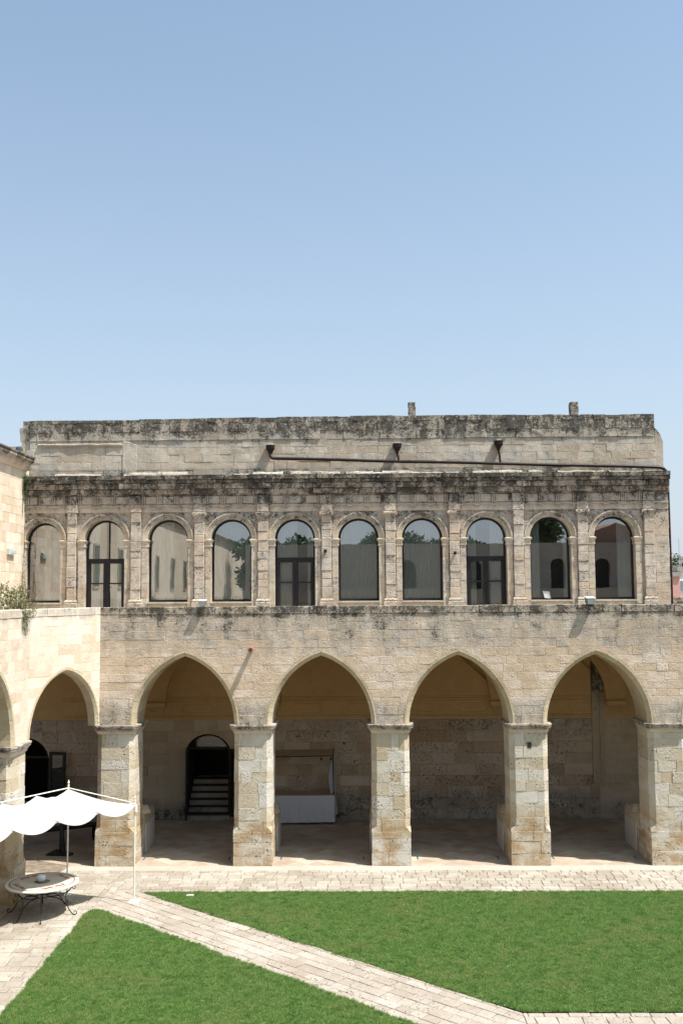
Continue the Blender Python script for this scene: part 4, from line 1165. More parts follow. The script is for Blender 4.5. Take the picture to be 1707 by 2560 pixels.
# broken fillet stones on the ledge
for k in range(34):
    a = XA0+.4+random.random()*21; L_ = random.uniform(.4, 1.5)
    if a+L_ > XA1: continue
    mb = MB(); mb.set(random.random(), .9); h = random.uniform(.06, .17)
    moulding_run(mb, FT, a, a+L_, [(.30, 11.86), (.26, 11.86+h*.5), (.10, 11.86+h)], n=5, jit=.018); mb.build('fillet_stone', M['attic'], atb)
# sloping buttress at the right end and profile mouldings at the left end
bt = MB(); bt.set(.5, .5); bt.prism([(10.40, YA+.03, 11.8), (10.70, YA+.03, 11.8), (10.72, YA+.03, 12.95), (10.62, YA+.03, 13.25), (10.46, YA+.03, 13.45)], (0, .5, 0)); bt.build('end_buttress', M['attic'], atb, recalc=True)
en_ = MB(); en_.set(.3, .8)
prof = [(-11.62, 12.9), (-11.92, 12.9), (-11.96, 12.98), (-11.66, 13.0), (-11.98, 13.01), (-11.90, 13.12), (-11.80, 13.2), (-11.86, 13.32), (-11.86, 13.5), (-11.94, 13.55), (-11.97, 13.74), (-11.86, 13.76), (-11.86, 13.93), (-11.62, 13.93)]
en_.prism([(x, YA+.05, z) for x, z in [(-11.55, 12.62), (-12.05, 12.66), (-12.08, 12.8), (-11.84, 12.84), (-11.93, 12.98), (-11.90, 13.14), (-11.96, 13.16), (-11.97, 13.42), (-11.99, 13.46), (-12.00, 13.64), (-11.88, 13.66), (-11.88, 13.90), (-11.55, 13.90)]], (0, .45, 0))
en_.build('broken_moulding', M['attic'], atb, recalc=True)
en_ = MB(); en_.set(.9, .2); en_.box(-11.70, -11.46, YA-.06, YA+.2, 12.55, 12.85); en_.box(-11.62, -11.50, YA-.02, YA+.2, 12.2, 12.55); en_.build('corner_stone', M['attic'], atb)
# chimneys
for (x0, x1, z1) in ((1.82, 2.07, 14.50), (7.57, 7.85, 14.46)):
    c = MB(); c.set(.4, 1); nz = 7
    prev = None
    vs = []
    for k in range(nz+1):
        z = 13.7+(z1-13.7)*k/nz; j = random.uniform(-.014, .014)
        vs += [(x0+j, YA+.28, z), (x1+j+random.uniform(-.012, .012), YA+.28, z), (x1+j, YA+.56, z), (x0+j, YA+.56, z)]
    c.add(vs, [(0, 3, 2, 1), (nz*4, nz*4+1, nz*4+2, nz*4+3)]+[(i*4+k, i*4+(k+1) % 4, (i+1)*4+(k+1) % 4, (i+1)*4+k) for i in range(nz) for k in range(4)])
    c.build('chimney', M['attic'], ub)
rf = MB(); rf.box(XA0, XA1, YA+.55, 46, 12.7, 12.85); rf.build('roof', M['roof'], ub)
wb = MB(); wb.set(.6, .3); wb.box(-16, -11.72, 35.4, 36.0, 11, 13.08); 
wbo = tag(wb.build('rear_parapet', M['attic']), 'pale parapet of a rear roof left of the broken corner moulding', 'wall')
bv = MB(); bv.tube([(-12.2, 35.2, 12.86), (-12.2, 35.2, 13.02)], .035, 8); tag(bv.build('valve_cap', plain('blue_plastic', (.02, .13, .40), .4)), 'small blue cap beside the roof corner at upper left', 'cap')

# ------------------------------------------------------------------ drainpipe
dp = empty('drainpipe', (4, YU, 12.3), 'dark brown drainpipe with three funnels sloping along the attic wall', 'drainpipe')
yp = YU+.28
pts = [(-3.06, yp+.04, 12.70), (-3.06, yp, 12.56), (-3.0, yp-.02, 12.48), (-2.85, yp-.02, 12.46)]
pts += [(-2.85+13.2*k/12, yp-.02+.012*math.sin(k*2.1), 12.46-.42*k/12+.008*math.sin(k*1.3)) for k in range(1, 13)]
pts += [(10.52, yp-.02, 12.03), (10.66, yp-.02, 11.98), (10.745, yp-.02, 11.88), (10.77, yp-.02, 11.74), (10.775, yp-.03, 9), (10.775, yp-.03, 6.95)]
pm_ = MB(); pm_.tube(pts, .054, 10); pm_.build('pipe', M['pipe'], dp, smooth=True)
for x, zt in ((-3.06, 12.93), (1.39, 12.95), (4.94, 13.02)):
    fn_ = MB(); yq = yp+.02
    fn_.lathe(x, yq, [(.045, zt-.36), (.05, zt-.34), (.06, zt-.28), (.145, zt-.13), (.155, zt-.12), (.155, zt-.02), (.17, zt-.015), (.17, zt), (.14, zt)], 14)
    fo = fn_.build('funnel', M['pipe'], dp, origin=(x, yq, zt-.15), smooth=False)
    if x > -3: 
        q = MB(); zb_ = 12.46-.42*(x+2.85)/13.2; q.tube([(x, yq, zt-.3), (x+.03, yq-.02, (zt-.3+zb_)/2), (x+.05, yp-.02, zb_)], .038, 8); q.build('branch_pipe', M['pipe'], dp)
    q = MB(); q.set(.8, .2); q.box(x-.06, x+.10, YA-.09, YA, zt, zt+.07); q.build('spout', M['reveal'], dp)
for k in range(7):
    x = -2+1.9*k; z_ = 12.46-.42*(x+2.85)/13.2; q = MB(); q.lathe(x, 0, [(.05, 0), (.05, .03)], 10) ; 
    q = MB(); q.tube([(x-.02, yp-.02, z_), (x+.02, yp-.02, z_)], .056, 10); q.build('pipe_collar', M['pipe'], dp)
# round vents
for x, z, l in ((-1.13, 9.18, 'small brown round vent on the pilaster left of the sixth window'), (3.32, 9.08, 'small brown round vent on the pilaster left of the eighth window')):
    q = MB(); q.lathe(x, 0, [(.055, YU-.10), (.055, YU-.20), (.035, YU-.205)], 14, axis='Y', cz=z); tag(q.build('vent', M['pipe'], recalc=True), l, 'vent', 'round vents on the upper wall')
# terracotta spout
sp_ = empty('water_spout', (-3.10, YF, 6.13), 'terracotta water spout sticking out of the arcade wall between two arches', 'spout')
q = MB(); q.lathe(-3.10, 0, [(.062, YF+.02), (.068, YF-.16), (.080, YF-.17), (.080, YF-.20), (.066, YF-.21), (.066, YF-.30), (.084, YF-.31), (.084, YF-.34), (.055, YF-.345)], 18, axis='Y', cz=6.13); q.build('tube', M['terracotta'], sp_, recalc=True)
q = MB(); q.lathe(-3.10, 0, [(.05, YF-.344), (.05, YF-.3475)], 16, axis='Y', cz=6.13); q.build('mouth', M['dark_room'], sp_, recalc=True)
# floodlights on the parapet
for x, s, lab, yy in ((-4.52, .9, 'grey floodlight on the parapet below the third and fourth windows', YF-.05), (6.66, 1.05, 'green grey floodlight on the parapet below the ninth and tenth windows', YF-.05)):
    t = empty('floodlight', (x, yy, ZP), lab, 'floodlight', 'floodlights on the parapet')
    q = MB(); w_, d_, h_ = .115*s, .12*s, .10*s; zc_ = ZP+.10
    q.add([(x-w_*.8, yy-d_, zc_-h_), (x+w_*.8, yy-d_, zc_-h_), (x+w_, yy+d_, zc_-h_*.6), (x-w_, yy+d_, zc_-h_*.6), (x-w_, yy-d_*1.25, zc_+h_*.55), (x+w_, yy-d_*1.25, zc_+h_*.55), (x+w_, yy+d_, zc_+h_), (x-w_, yy+d_, zc_+h_)],
          [(0, 3, 2, 1), (4, 5, 6, 7), (0, 1, 5, 4), (1, 2, 6, 5), (2, 3, 7, 6), (3, 0, 4, 7)]); q.build('housing', plain('grey_green_housing', (.16, .17, .13), .5), t)
    q = MB(); q.add([(x-w_*.74, yy-d_-.006, zc_-h_*.9), (x+w_*.74, yy-d_-.006, zc_-h_*.9), (x+w_*.9, yy-d_*1.25-.006, zc_+h_*.45), (x-w_*.9, yy-d_*1.25-.006, zc_+h_*.45)], [(0, 1, 2, 3)]); q.build('lens', M['pale_glass'], t)
    q = MB(); q.prism([(x-w_*1.08, yy-d_*1.4, zc_+h_*.62), (x+w_*1.08, yy-d_*1.4, zc_+h_*.62), (x+w_*1.08, yy+d_*1.05, zc_+h_*1.07), (x-w_*1.08, yy+d_*1.05, zc_+h_*1.07)], (0, 0, .012)); q.build('lid', M['white_box'], t)
    q = MB(); q.box(x-.02, x+.02, yy+.05, yy+.09, ZP-.02, ZP+.06); q.build('bracket', M['iron'], t)
# floor lights
fls = [(-6.34, 0), (-3.84, 0), (-2.32, 0), (.08, 0), (1.66, 0), (4.0, 0), (5.60, 0), (7.98, 0)]
where = ['right of the corner pier', 'left of the second pier', 'right of the second pier', 'left of the middle pier', 'right of the middle pier', 'left of the pier with the hole', 'right of the pier with the hole', 'left of the right edge pier']
for (x, _), w_ in zip(fls, where):
    q = MB(); q.box(x-.022, x+.022, 29.68, 30.02, -.01, .006); tag(q.build('floor_light', M['blue_glass']), 'narrow dark blue light strip in the gallery floor '+w_, 'floor light', 'light strips in the floor')
for x, w_ in zip(PX[:5], ['corner pier', 'second pier', 'middle pier', 'pier with the hole', 'right edge pier']):
    q = MB(); q.box(x-.27, x+.27, 28.60, 28.64, -.01, .005); tag(q.build('floor_light', M['pale_glass']), 'pale blue light strip in the paving in front of the '+w_, 'floor light', 'light strips in the floor')

# ================================================================== WEST UPPER WING
FWU = Frame((XWU, 0, 0), (0, 1, 0), (0, 0, 1), (1, 0, 0))
wu = empty('west_building', (XWU-1, 20, ZT), 'bright limestone wing at the left edge with a moulded cornice', 'building')
wc = MB(); wc.box(XWU-.6, XWU-.02, -36, YU+.4, ZT, 12.1)
wc.set(.6, .2); wc.build('wall_core', M['west'], wu)
cells = []
z = ZT
while z < 11.9:
    h = random.uniform(.26, .36)
    if z+h > 11.9: h = 12.06-z
    cells += course_cells(z, z+h, [(lambda z_: 27.5, lambda z_: YU-.01)], .3, .62); z += h
cells = [c for c in cells]
stones(wu, cells, FWU, M['west'], proud=(.003, .007), joint=.002, bev=.005, wob=.002, rough_p=.2, rest='small_stones')
cn = MB(); cn.set(.5, .3)
moulding_run(cn, FWU, -36, YU-.02, [(.02, 12.03), (.05, 12.05), (.08, 12.12), (.16, 12.2), (.17, 12.27), (.27, 12.34), (.30, 12.36), (.30, 12.46), (.33, 12.47), (.33, 12.52), (.0, 12.56)], n=40, jit=.003)
cn.build('cornice', M['west_cornice'], wu)
for yy in (30.25, 25.5, 21, 16.5, 12, 7.5, 3):
    for (z0, z1) in ((8.1, 9.9),):
        w_ = MB(); w_.box(XWU-.03, XWU+.025, yy-.5, yy+.5, z0-.1, z0); w_.box(XWU-.03, XWU+.02, yy-.5, yy-.42, z0, z1); w_.box(XWU-.03, XWU+.02, yy+.42, yy+.5, z0, z1); w_.box(XWU-.03, XWU+.03, yy-.5, yy+.5, z1, z1+.1)
        wo_ = w_.build('window', M['reveal'], wu)
        g_ = MB(); g_.add([(XWU+.012, yy-.42, z0), (XWU+.012, yy+.42, z0), (XWU+.012, yy+.42, z1), (XWU+.012, yy-.42, z1)], [(0, 1, 2, 3)]); g_.build('shutter', plain('grey_green_shutter', (.10, .11, .085), .6), wo_)
q = MB(); q.tube([(XWU+.08, 23.5, 12.0), (XWU+.08, 23.5, 7)], .05, 8); q.build('downpipe', M['iron'], wu)
wl = empty('wall_lamp', (XWU, 32.95, 9.17), 'small white box lamp on the bright wall at the left edge', 'wall lamp')
q = MB(); q.box(XWU, XWU+.10, 32.62, 33.28, 9.08, 9.27); q.build('housing', M['white_box'], wl)
q = MB(); q.box(XWU+.10, XWU+.11, 32.74, 33.24, 9.13, 9.22); q.build('diffuser', M['pale_glass'], wl)

# ================================================================== PLANTS
def shrub(name, label, blobs, n, size, mat, stems, droop=0, group=None):
    t = empty(name, (blobs[0][0], blobs[0][1], blobs[0][2]-blobs[0][5]), label, 'plant', group)
    l_ = MB(); leaves(l_, blobs, n, size, droop); l_.build('foliage', mat, t)
    s_ = MB()
    for a, b in stems:
        a, b = Vector(a), Vector(b); mid = a.lerp(b, .5)+Vector((random.uniform(-.08, .08), random.uniform(-.08, .08), 0)); s_.tube([a, mid, b], [.012, .008, .004], 5)
    s_.build('stem', M['bark'], t); return t
sx, sy = -9.05, 26.6
shrub('terrace_shrub', 'grey green shrub growing over the parapet at the left edge', [(sx-.1, sy, 7.55, .34, .35, .34), (sx-.42, sy-.2, 7.66, .34, .3, .42), (sx+.0, sy+.1, 7.78, .22, .2, .26), (sx+.16, sy+.0, 7.42, .22, .2, .18)], 1900, .06, M['leaf_grey'],
      [((sx, sy, 6.95), (sx+random.uniform(-.5, .45), sy+random.uniform(-.3, .3), random.uniform(7.5, 8.05))) for _ in range(26)])
shrub('trailing_plant', 'dry plant trailing down over the parapet below the grey green shrub', [(-8.54, 25.6, 7.22, .07, .22, .20), (-8.54, 25.5, 6.95, .05, .10, .28), (-8.5, 25.95, 7.33, .12, .2, .14)], 260, .05, M['leaf_grey'],
      [((-8.6, 25.3+.5*random.random(), 7.38), (-8.54, 25.3+.5*random.random(), random.uniform(6.6, 7.0))) for _ in range(12)], droop=1)
shrub('wall_plant', 'small green plant rooted in the wall corner beside the first window', [(-11.42, 34.0, 11.72, .13, .08, .16), (-11.5, 34.1, 11.4, .08, .08, .25), (-11.48, 34.05, 10.9, .05, .05, .3)], 300, .06, M['leaf_green'],
      [((-11.5, 34.1, 10.6), (-11.4, 34.0, 11.8)), ((-11.5, 34.1, 9.0), (-11.5, 34.05, 10.9))], droop=.6)
shrub('corner_creeper', 'thin dry creeper in the corner left of the first window', [(-11.5, 34.2, 8.9, .05, .08, .6), (-11.5, 34.1, 8.0, .08, .10, .5)], 160, .05, M['leaf_grey'],
      [((-11.52, 34.2, 7.2), (-11.5, 34.2, 9.6)), ((-11.5, 34.1, 7.2), (-11.5, 34.15, 8.6))], droop=.3)
shrub('roof_weed', 'tiny weed growing on the wall top left of the right chimney', [(7.15, YA+.25, 13.9, .14, .08, .09)], 70, .05, M['leaf_grey'], [((7.15, YA+.25, 13.7), (7.2, YA+.25, 13.95))])

# ================================================================== TABLE
TX, TY = -7.75, 24.78
tb = empty('round_table', (TX, TY, 0), 'round stone table with reddish inlaid scrolls on curled iron legs', 'table')
q = MB(); q.lathe(TX, TY, [(.80, .715), (.855, .72), (.868, .735), (.868, .75), (.86, .76), (.84, .762)], 64); q.build('tabletop', plain('cream_marble', (.68, .65, .58), .35, 0, .06), tb)
q = MB(); q.lathe(TX, TY, [(.80, .7605), (.80, .7635), (.5, .7637)], 64); q.build('inlay_disc', plain('grey_beige_stone', (.50, .46, .40), .4, 0, .08), tb)
def annulus(r0, r1, z, mat, nm):
    q = MB(); n = 64; q.add([(TX+r*math.cos(2*math.pi*k/n), TY+r*math.sin(2*math.pi*k/n), z) for r in (r0, r1) for k in range(n)], [(k, n+k, n+(k+1) % n, (k+1) % n) for k in range(n)]); q.build(nm, mat, tb)
annulus(.745, .775, .7655, plain('olive_stone', (.16, .14, .08), .4), 'inlay_ring')
annulus(.0, .17, .7655, plain('olive_brown_stone', (.17, .13, .08), .5), 'centre_medallion') if False else None
q = MB(); q.lathe(TX, TY, [(.19, .7638), (.19, .767), (.1, .768)], 32); q.build('centre_medallion', plain('olive_brown_stone', (.20, .16, .10), .5), tb)
red = plain('red_inlay_stone', (.27, .095, .06), .5, 0, .15)
for k in range(4):
    for sgn in (-1, 1):
        a0 = math.pi/4+k*math.pi/2; mb = MB(); pts = []
        # curling acanthus branch in local polar coordinates
        for i in range(15):
            t_ = i/14; r = .60-.10*math.cos(t_*5.2)*t_-.05*t_; a = a0+sgn*(.05+.50*t_); pts.append((r, a, .030*(1-t_)+.010+.014*abs(math.sin(t_*9))))
        L_, R_ = [], []
        for r, a, w_ in pts: L_.append((TX+(r-w_)*math.cos(a), TY+(r-w_)*math.sin(a), .7662)); R_.append((TX+(r+w_)*math.cos(a), TY+(r+w_)*math.sin(a), .7662))
        n = len(pts); mb.add(L_+R_, [(i, i+1, n+i+1, n+i) for i in range(n-1)])
        for i in (5, 9):
            r, a, w_ = pts[i]; c_ = Vector((TX+(r+.04)*math.cos(a), TY+(r+.04)*math.sin(a), .7664)); mb.add([c_+Vector((.045*math.cos(q_), .02*math.sin(q_), 0)) for q_ in [j*math.pi/3 for j in range(6)]], [tuple(range(6))])
        mb.build('scroll_inlay', red, tb)
def leg(a):
    c, s = math.cos(a), math.sin(a); P = lambda r, z: (TX+r*c, TY+r*s, z)
    lw = MB()
    arc = [P(.78, .70), P(.70, .60), P(.55, .50), P(.35, .44), P(.12, .42)]
    low = [P(.12, .41), P(.35, .40), P(.52, .33), P(.64, .22), P(.70, .12), P(.78, .03), P(.84, .015)]
    def sm(p):
        out = []
        for i in range(len(p)-1):
            a_, b_, c_, d_ = [Vector(p[max(0, min(len(p)-1, i+j))]) for j in (-1, 0, 1, 2)]
            for k in range(5):
                t = k/5; out.append(.5*((2*b_)+(-a_+c_)*t+(2*a_-5*b_+4*c_-d_)*t*t+(-a_+3*b_-3*c_+d_)*t**3))
        out.append(Vector(p[-1])); return out
    curl = lambda r0, z0, R, t0, t1: [P(r0+R*(1-.55*k/14)*math.cos(t0+(t1-t0)*k/14), z0+R*(1-.55*k/14)*math.sin(t0+(t1-t0)*k/14)) for k in range(15)]
    lw.tube(sm(arc), .013, 6); lw.tube(sm(low), .013, 6)
    lw.tube(curl(.84, .068, .053, -1.6, 3.4), .010, 6)
    lw.tube(curl(.80, .655, .05, 1.2, -3.5), .009, 6)
    lw.tube(sm([P(.72, .60), P(.62, .50), P(.60, .38), P(.66, .28)]), .009, 6); lw.tube(curl(.70, .29, .045, 3.2, 8), .009, 6)
    lw.build('leg', M['iron'], tb)
for k in range(6): leg(math.radians(-6+60*k) if k % 3 == 0 else math.radians(-6+60*k+(8 if k in (1, 4) else -8)))
q = MB(); n = 33; q.tube([(TX+.15*math.cos(2*math.pi*k/32), TY+.15*math.sin(2*math.pi*k/32), .42) for k in range(n)], .013, 6, False); q.build('leg_ring', M['iron'], tb)
bl = empty('table_bowl', (TX-.03, TY, .768), 'white ribbed glass globe in the middle of the round table', 'bowl')
q = MB(); q.lathe(TX-.03, TY, [(.055, .769), (.095, .785), (.118, .82), (.121, .86), (.105, .90), (.07, .925), (.055, .93)], 28); q.build('globe', plain('milky_glass', (.62, .64, .70), .2, 0, .04), bl, smooth=True)
q = MB()
for z_, r_ in ((.84, .1215), (.88, .117)):
    q.tube([(TX-.03+r_*math.cos(2*math.pi*k/24), TY+r_*math.sin(2*math.pi*k/24), z_) for k in range(25)], .004, 5, False)
q.build('band', M['white_box'], bl)

# ================================================================== CANOPY
cn_ = empty('shade_canopy', (-6.6, 26, 0), 'white canvas shade canopy slung in waves between cream metal poles', 'canopy')
C1 = Vector((-5.71, 25.71, 2.44)); C2 = Vector((-7.60, 26.37, 2.70)); d1 = Vector((-.616, -.788, 0)); d2 = Vector((-.53, -.85, 0))
def pole(base, top, nm='pole', plate=True):
    q = MB(); q.tube([(base.x, base.y, .02), (base.x, base.y, top)], .019, 10)
    p = q.build(nm, M['white_metal'], cn_)
    f = MB(); f.lathe(base.x, base.y, [(.019, top), (.03, top+.01), (.018, top+.02), (.012, top+.05), (.026, top+.065), (.030, top+.085), (.012, top+.105), (.016, top+.125), (.004, top+.15)], 12); f.build('finial', M['white_metal'], p)
    b = MB(); b.box(base.x-.13, base.x+.13, base.y-.13, base.y+.13, .003, .018); b.lathe(base.x, base.y, [(.05, .018), (.03, .05)], 12); b.build('base_plate', M['white_metal'], p)
pole(C1, C1.z+.06); pole(C2, C2.z+.06)
LB = 4.6; LB2 = 3.0
pole(C1+d1*LB, C1.z+.06); pole(C2+d2*LB2, C2.z+.06)
E1 = C1+d1*LB; E2 = C2+d2*LB2
for a, b in ((C1, E1), (C2, E2), (C1, C2), (E1, E2)):
    q = MB(); q.tube([a, b], .014, 8); q.build('rail', M['white_metal'], cn_)
q = MB(); q.lathe(C1.x+.02, C1.y-.02, [(.02, 2.20), (.045, 2.23), (.045, 2.38), (.02, 2.42)], 10); q.build('pulley', M['white_metal'], cn_)
ns_ = 4
F1 = [C1+d1*(LB*k/ns_) for k in range(ns_+1)]; F2 = [C2+d2*(LB2*k/ns_) for k in range(ns_+1)]
step1 = 1.17
F1 = [C1+d1*min(LB, step1*k) for k in range(5)]; F2 = [C2+d2*min(LB2, 1.04*k) for k in range(4)]+[E2]
for k in range(4):
    a, b, c, d = F1[k], F1[k+1], F2[k], F2[k+1]
    if (b-a).length < .1: continue
    cl = MB()
    def fn(s, t):
        p = a.lerp(b, s).lerp(c.lerp(d, s), t)
        sag = .15*4*s*(1-s)+.10*math.sin(math.pi*t)*.9
        p = p-Vector((0, 0, sag*(1 if k else .9)+.02)); p.z += (4*s*(1-s))**.5*(.018*math.sin(14*s+9*t)*math.sin(math.pi*t)+.010*math.sin(37*t+5*s+3*math.sin(6*s))+.006*math.sin(23*s-17*t))
        return p
    cl.grid(fn, 22, 22); cl.build('canvas_panel', M['sail'], cn_, smooth=True)
    # scalloped valance hanging over the front rail
    va = MB()
    nout = Vector((.788, -.616, 0))
    def fv(s, t):
        p = a.lerp(b, s); dr = (.19*math.sin(math.pi*min(1, max(0, s*1.02)))**.7)
        return p+Vector((0, 0, -.0-.02-dr*t))+nout*(.02+.10*math.sin(math.pi*s)*t)
    va.grid(fv, 18, 5); va.build('valance', M['sail'], cn_, smooth=True)
    q = MB(); q.tube([a.lerp(c, t_/8)-Vector((0, 0, .075+.10*math.sin(math.pi*t_/8)+.02*math.sin(math.pi*t_/8))) for t_ in range(9)], .008, 6); q.build('cross_rod', M['white_metal'], cn_)

# ================================================================== DRAPED TABLE AND FRAME (second arch)
dt = empty('draped_table', (-2.2, 34.45, 0), 'long table under a white cloth against the back wall in the second arch', 'table')
q = MB(); x0, x1, y0, y1, zt = -3.75, -.86, 34.10, 34.80, .95
n = 40
vs = []
for k in range(n+1):
    x = x0+(x1-x0)*k/n; wv_ = .012*math.sin(k*1.1)+.008*math.sin(k*2.7)
    vs += [(x, y0, zt), (x+.0, y0-.012+wv_*.3, .6), (x+.01*(k/n), y0-.02+wv_, .06+.03*(k/n)**2)]
fs = [(3*k+j, 3*k+j+1, 3*(k+1)+j+1, 3*(k+1)+j) for k in range(n) for j in range(2)]
q.add(vs, fs)
q.add([(x1, y0, zt), (x1, y1, zt), (x1+.03, y1, .12), (x1+.02, y0-.02, .09)], [(0, 1, 2, 3)])
q.build('tablecloth', M['tablecloth'], dt)
q = MB(); q.box(x0, x1, y0, y1, zt, zt+.02); q.build('tabletop', M['beige_cloth'], dt)
for (lx, ly) in ((x0+.1, y0+.06), (x1-.1, y0+.06), (x0+.1, y1-.06), (x1-.1, y1-.06)):
    q = MB(); q.tube([(lx, ly, 0), (lx, ly, zt)], .02, 6); q.build('leg', M['iron'], dt)
fr_ = empty('bar_frame', (-.9, 34.12, zt), 'black metal frame with a pale drape standing on the cloth covered table', 'frame')
q = MB(); q.tube([(x1-.03, y0+.02, zt+.02), (x1-.05, y0+.02, 2.32)], .02, 6); q.tube([(x1-.05, y0+.02, 2.27), (x0, y0+.02, 2.22)], .016, 6); q.tube([(x1-.05, y0+.02, 2.27), (x1-.05, y1, 2.4)], .014, 6); q.build('frame', M['iron'], fr_)
q = MB(); q.add([(x0, y1-.04, 2.36), (x1, y1-.04, 2.40), (x1-.03, y0+.12, 2.30), (x0, y0+.12, 2.25)], [(0, 1, 2, 3)]); q.build('awning', M['beige_cloth'], fr_)
for x in (-3.1, -1.3, -.97):
    q = MB(); q.tube([(x, y0+.02, 2.24), (x, y0+.02, 2.20)], .008, 5); q.lathe(x, y0+.02, [(.015, 2.20), (.032, 2.17), (.028, 2.12)], 8); q.build('spotlight', M['iron'], fr_)
q = MB()
def dr(s, t):
    z = 2.22-2.0*t; bulge = .15*math.sin(math.pi*min(1, t*1.35)) if t < .74 else 0
    return (x1-.06-bulge*(1-s)+.10*s*t+.12*max(0, t-.55)*s, y0+.25+.35*s+.02*math.sin(9*s), z)
q.grid(dr, 10, 14); q.build('drape', M['tablecloth'], fr_, smooth=True)
# dark stand and long dark bench inside the angled bay
sd = empty('metal_stand', (-8.9, 30.5, 0), 'dark metal stand with splayed foot in the shadow of the angled arch', 'stand')
q = MB(); q.tube([(-8.95, 30.5, .05), (-8.97, 30.5, .6), (-9.0, 30.5, 1.25)], [.10, .07, .055], 8); q.build('post', M['iron'], sd)
q = MB(); q.prism([(-9.35, 30.2, 0), (-8.65, 30.1, 0), (-8.55, 30.3, 0), (-9.2, 30.8, 0)], (0, 0, .05)); q.build('foot', M['iron'], sd)
bn = empty('long_bench', (-9.4, 31.5, 0), 'long dark wooden bench behind the metal stand', 'bench')
q = MB(); q.prism([(-10.7, 30.6, .44), (-8.1, 32.1, .44), (-8.3, 32.5, .44), (-10.9, 31.0, .44)], (0, 0, .06)); q.build('seat', M['dark_wood'], bn)
for (x, y) in ((-10.5, 30.8), (-8.4, 32.05), (-10.6, 31.0), (-8.5, 32.3)):
    q = MB(); q.box(x-.03, x+.03, y-.03, y+.03, 0, .44); q.build('leg', M['dark_wood'], bn)
# pale cover plate set in the right lawn
q = MB(); q.box(-4.46, -4.28, 26.1, 26.2, .0, .045); tag(q.build('cover_plate', M['white_panel']), 'small pale stone cover in the grass near the left tip of the right lawn', 'cover')

# ================================================================== SOUTH WING (behind the viewer) and trees, seen in the window panes
FS = Frame((0, -3, 0), (-1, 0, 0), (0, 0, 1), (0, 1, 0))
sb = empty('south_building', (0, -3, 0), 'shaded stone wing with dark arched doors mirrored in the window panes', 'building')
sa = [Pointed(-x, .55, 0, 9.6) for x in (-3, 3.6, 8.4, 14.4, 17.6)]
for a in sa: a.R = a.w
sa.sort(key=lambda a: a.uc)
M['south'] = stone_mat('shaded_grey_stone', [(.28, .24, .205), (.33, .285, .245), (.37, .325, .285), (.33, .29, .26)], zones=[(10.2, 10.9, 12, 12, .6)], pits=.3)
arched_core(sb, FS, -22, 8.2, 5.5, 11.3, sa, .4, M['south'], name='wall_core')
q = MB(); q.set(.4, .5); q.box(-8.2, 22, -3.8, -2.95, 0, 5.5); q.box(-8.2, 22, -3.0, -1.2, 5.9, 6.1); q.box(-8.2, 22, -1.4, -1.2, 6.1, 8.0); q.build('lower_wall', M['south'], sb)
q = MB(); q.box(-8.2, 22, -4.2, -4.0, 5, 11); q.build('door', M['dark_wood'], sb)
q = MB(); q.set(.3, .5); q.prism([(15.5, -5, 11.2), (23, -5, 11.2), (19.2, -5, 12.9)], (0, -6, 0)); q.build('gable', M['rust_roof'], sb, recalc=True)
def tree(x, y, h, r, lab, n=2600, mat='leaf_dark', size=.5, grp='pine trees behind the viewer'):
    t = empty('tree', (x, y, 0), lab, 'tree', grp)
    q = MB(); q.tube([(x, y, 0), (x+.2, y, h*.5), (x, y+.1, h*.8)], [.3, .2, .08], 8)
    for k in range(5):
        a = k*1.3; q.tube([(x+.1, y, h*.55), (x+r*.6*math.cos(a), y+r*.6*math.sin(a), h*.85)], [.1, .04], 5)
    q.build('trunk', M['bark'], t)
    q = MB(); blobs = [(x+random.uniform(-r, r)*.6, y+random.uniform(-r, r)*.6, h*random.uniform(.72, .95), r*random.uniform(.35, .6), r*random.uniform(.35, .6), h*random.uniform(.08, .16)) for _ in range(9)]
    leaves(q, blobs, n, size); q.build('crown', M[mat], t)
for x, y, h, r, l in ((-6, -22, 13.6, 5, 'broad pine mirrored in the fifth and sixth windows'), (2, -21, 13.7, 5, 'broad pine mirrored in the seventh window'), (8.5, -19, 13.4, 4.0, 'broad pine mirrored in the eighth window'), (15.0, -18, 15.2, 2.9, 'tall round pine mirrored in the ninth window')):
    tree(x, y, h*(.92 if x < 12 else 1), r, l, 15000, size=.42)

# ================================================================== TOWN AT THE RIGHT EDGE
tp = MB(); tp.set(.3, .9); tp.box(10.9, 13.2, 36.3, 36.6, ZT, 7.50); tag(tp.build('terrace_wall', M['arcade']), 'low rough wall at the right edge behind the drainpipe', 'wall')
def house(x0, x1, y0, y1, z1, mat, lab, wins_=(), zroof=None, roof='roof'):
    t = empty('town_house', ((x0+x1)/2, (y0+y1)/2, 0), lab, 'house', 'houses of the town beyond the right end')
    q = MB(); q.box(x0, x1, y0, y1, 0, z1); q.build('wall', M[mat], t)
    q = MB(); q.box(x0-.1, x1+.1, y0-.1, y1+.1, z1, z1+.25); q.build('roof', M[roof], t)
    for (a, b, c, d) in wins_:
        f = MB(); f.box(a-.06, b+.06, y0-.05, y0+.02, c-.06, d+.06); fo = f.build('window', M['white_wall'], t)
        p = MB(); p.box(a, b, y0-.07, y0-.052, c, d); p.build('pane', M['town_glass'], fo)
    return t
house(14, 19.17, 60, 70, 8.62, 'pink', 'pink rendered house beside the drainpipe')
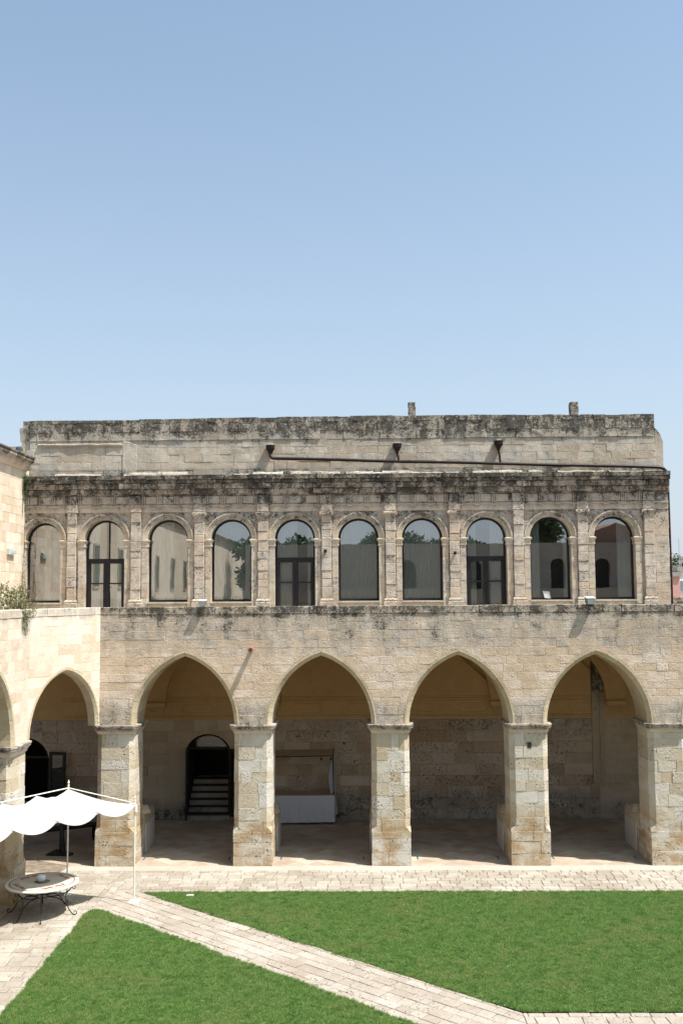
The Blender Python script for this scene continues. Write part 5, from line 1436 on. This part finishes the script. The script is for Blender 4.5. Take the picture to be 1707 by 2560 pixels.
house(19.18, 26, 60.2, 70, 8.95, 'white_wall', 'white house with tall glass panes next to the pink house', [(19.25, 19.75, 7.75, 8.35), (19.9, 20.5, 7.75, 8.35), (20.7, 21.3, 7.75, 8.35)])
house(30, 33.5, 100, 110, 10.0, 'white_wall', 'white house farther off behind the pink house', [(32.4, 32.8, 8.5, 9.3)])
house(31, 40, 118, 126, 11.0, 'grey_wall', 'grey house in the middle of the distant town')
house(28, 33.8, 140, 150, 13.1, 'rust_roof', 'tall brownish house at the back of the distant town', roof='rust_roof')
house(45, 60, 150, 160, 12.6, 'grey_wall', 'bluish grey block at the back of the distant town')
tree(33.6, 90, 9.6, 1.6, 'green tree between the houses of the distant town', 900, 'leaf_green', .3, 'trees in the distant town')
tree(30.0, 95, 10.3, 1.5, 'dark tree left of the white houses of the distant town', 900, 'leaf_dark', .3, 'trees in the distant town')
tree(40, 130, 12.2, 2.6, 'low tree at the back of the distant town', 700, 'leaf_dark', .4, 'trees in the distant town')
shrub('orange_tree', 'small leafy tree in front of the pink house', [(18.72, 55, 7.55, .28, .3, .22), (18.2, 55, 8.1, .3, .3, .2)], 240, .12, M['leaf_green'], [((18.5, 55, 0), (18.7, 55, 7.5)), ((18.5, 55, 6), (18.3, 55, 8.1))])
for x, y, z0, z1, lab, bars in ((27.2, 85, 7.8, 12.2, 'tall thin television antenna over the town at the right edge', [(11.0, .9)]), (24.4, 80, 7.5, 10.9, 'short television antenna close to the drainpipe', [(10.85, .5)]), (28.3, 88, 8, 10.6, 'small television antenna above the distant white houses', [(10.4, .3)])):
    t = empty('antenna', (x, y, z0), lab, 'antenna', 'television antennas')
    q = MB(); q.tube([(x, y, 0), (x, y, z1)], .03, 5); q.build('mast', M['grey_wall'], t)
    for bz, bl_ in bars:
        q = MB(); q.tube([(x-bl_, y, bz), (x+bl_, y, bz)], .025, 5)
        for k in range(6): q.tube([(x-bl_+bl_*2*k/5, y-.2, bz), (x-bl_+bl_*2*k/5, y+.2, bz)], .015, 4)
        q.build('crossbar', M['grey_wall'], t)
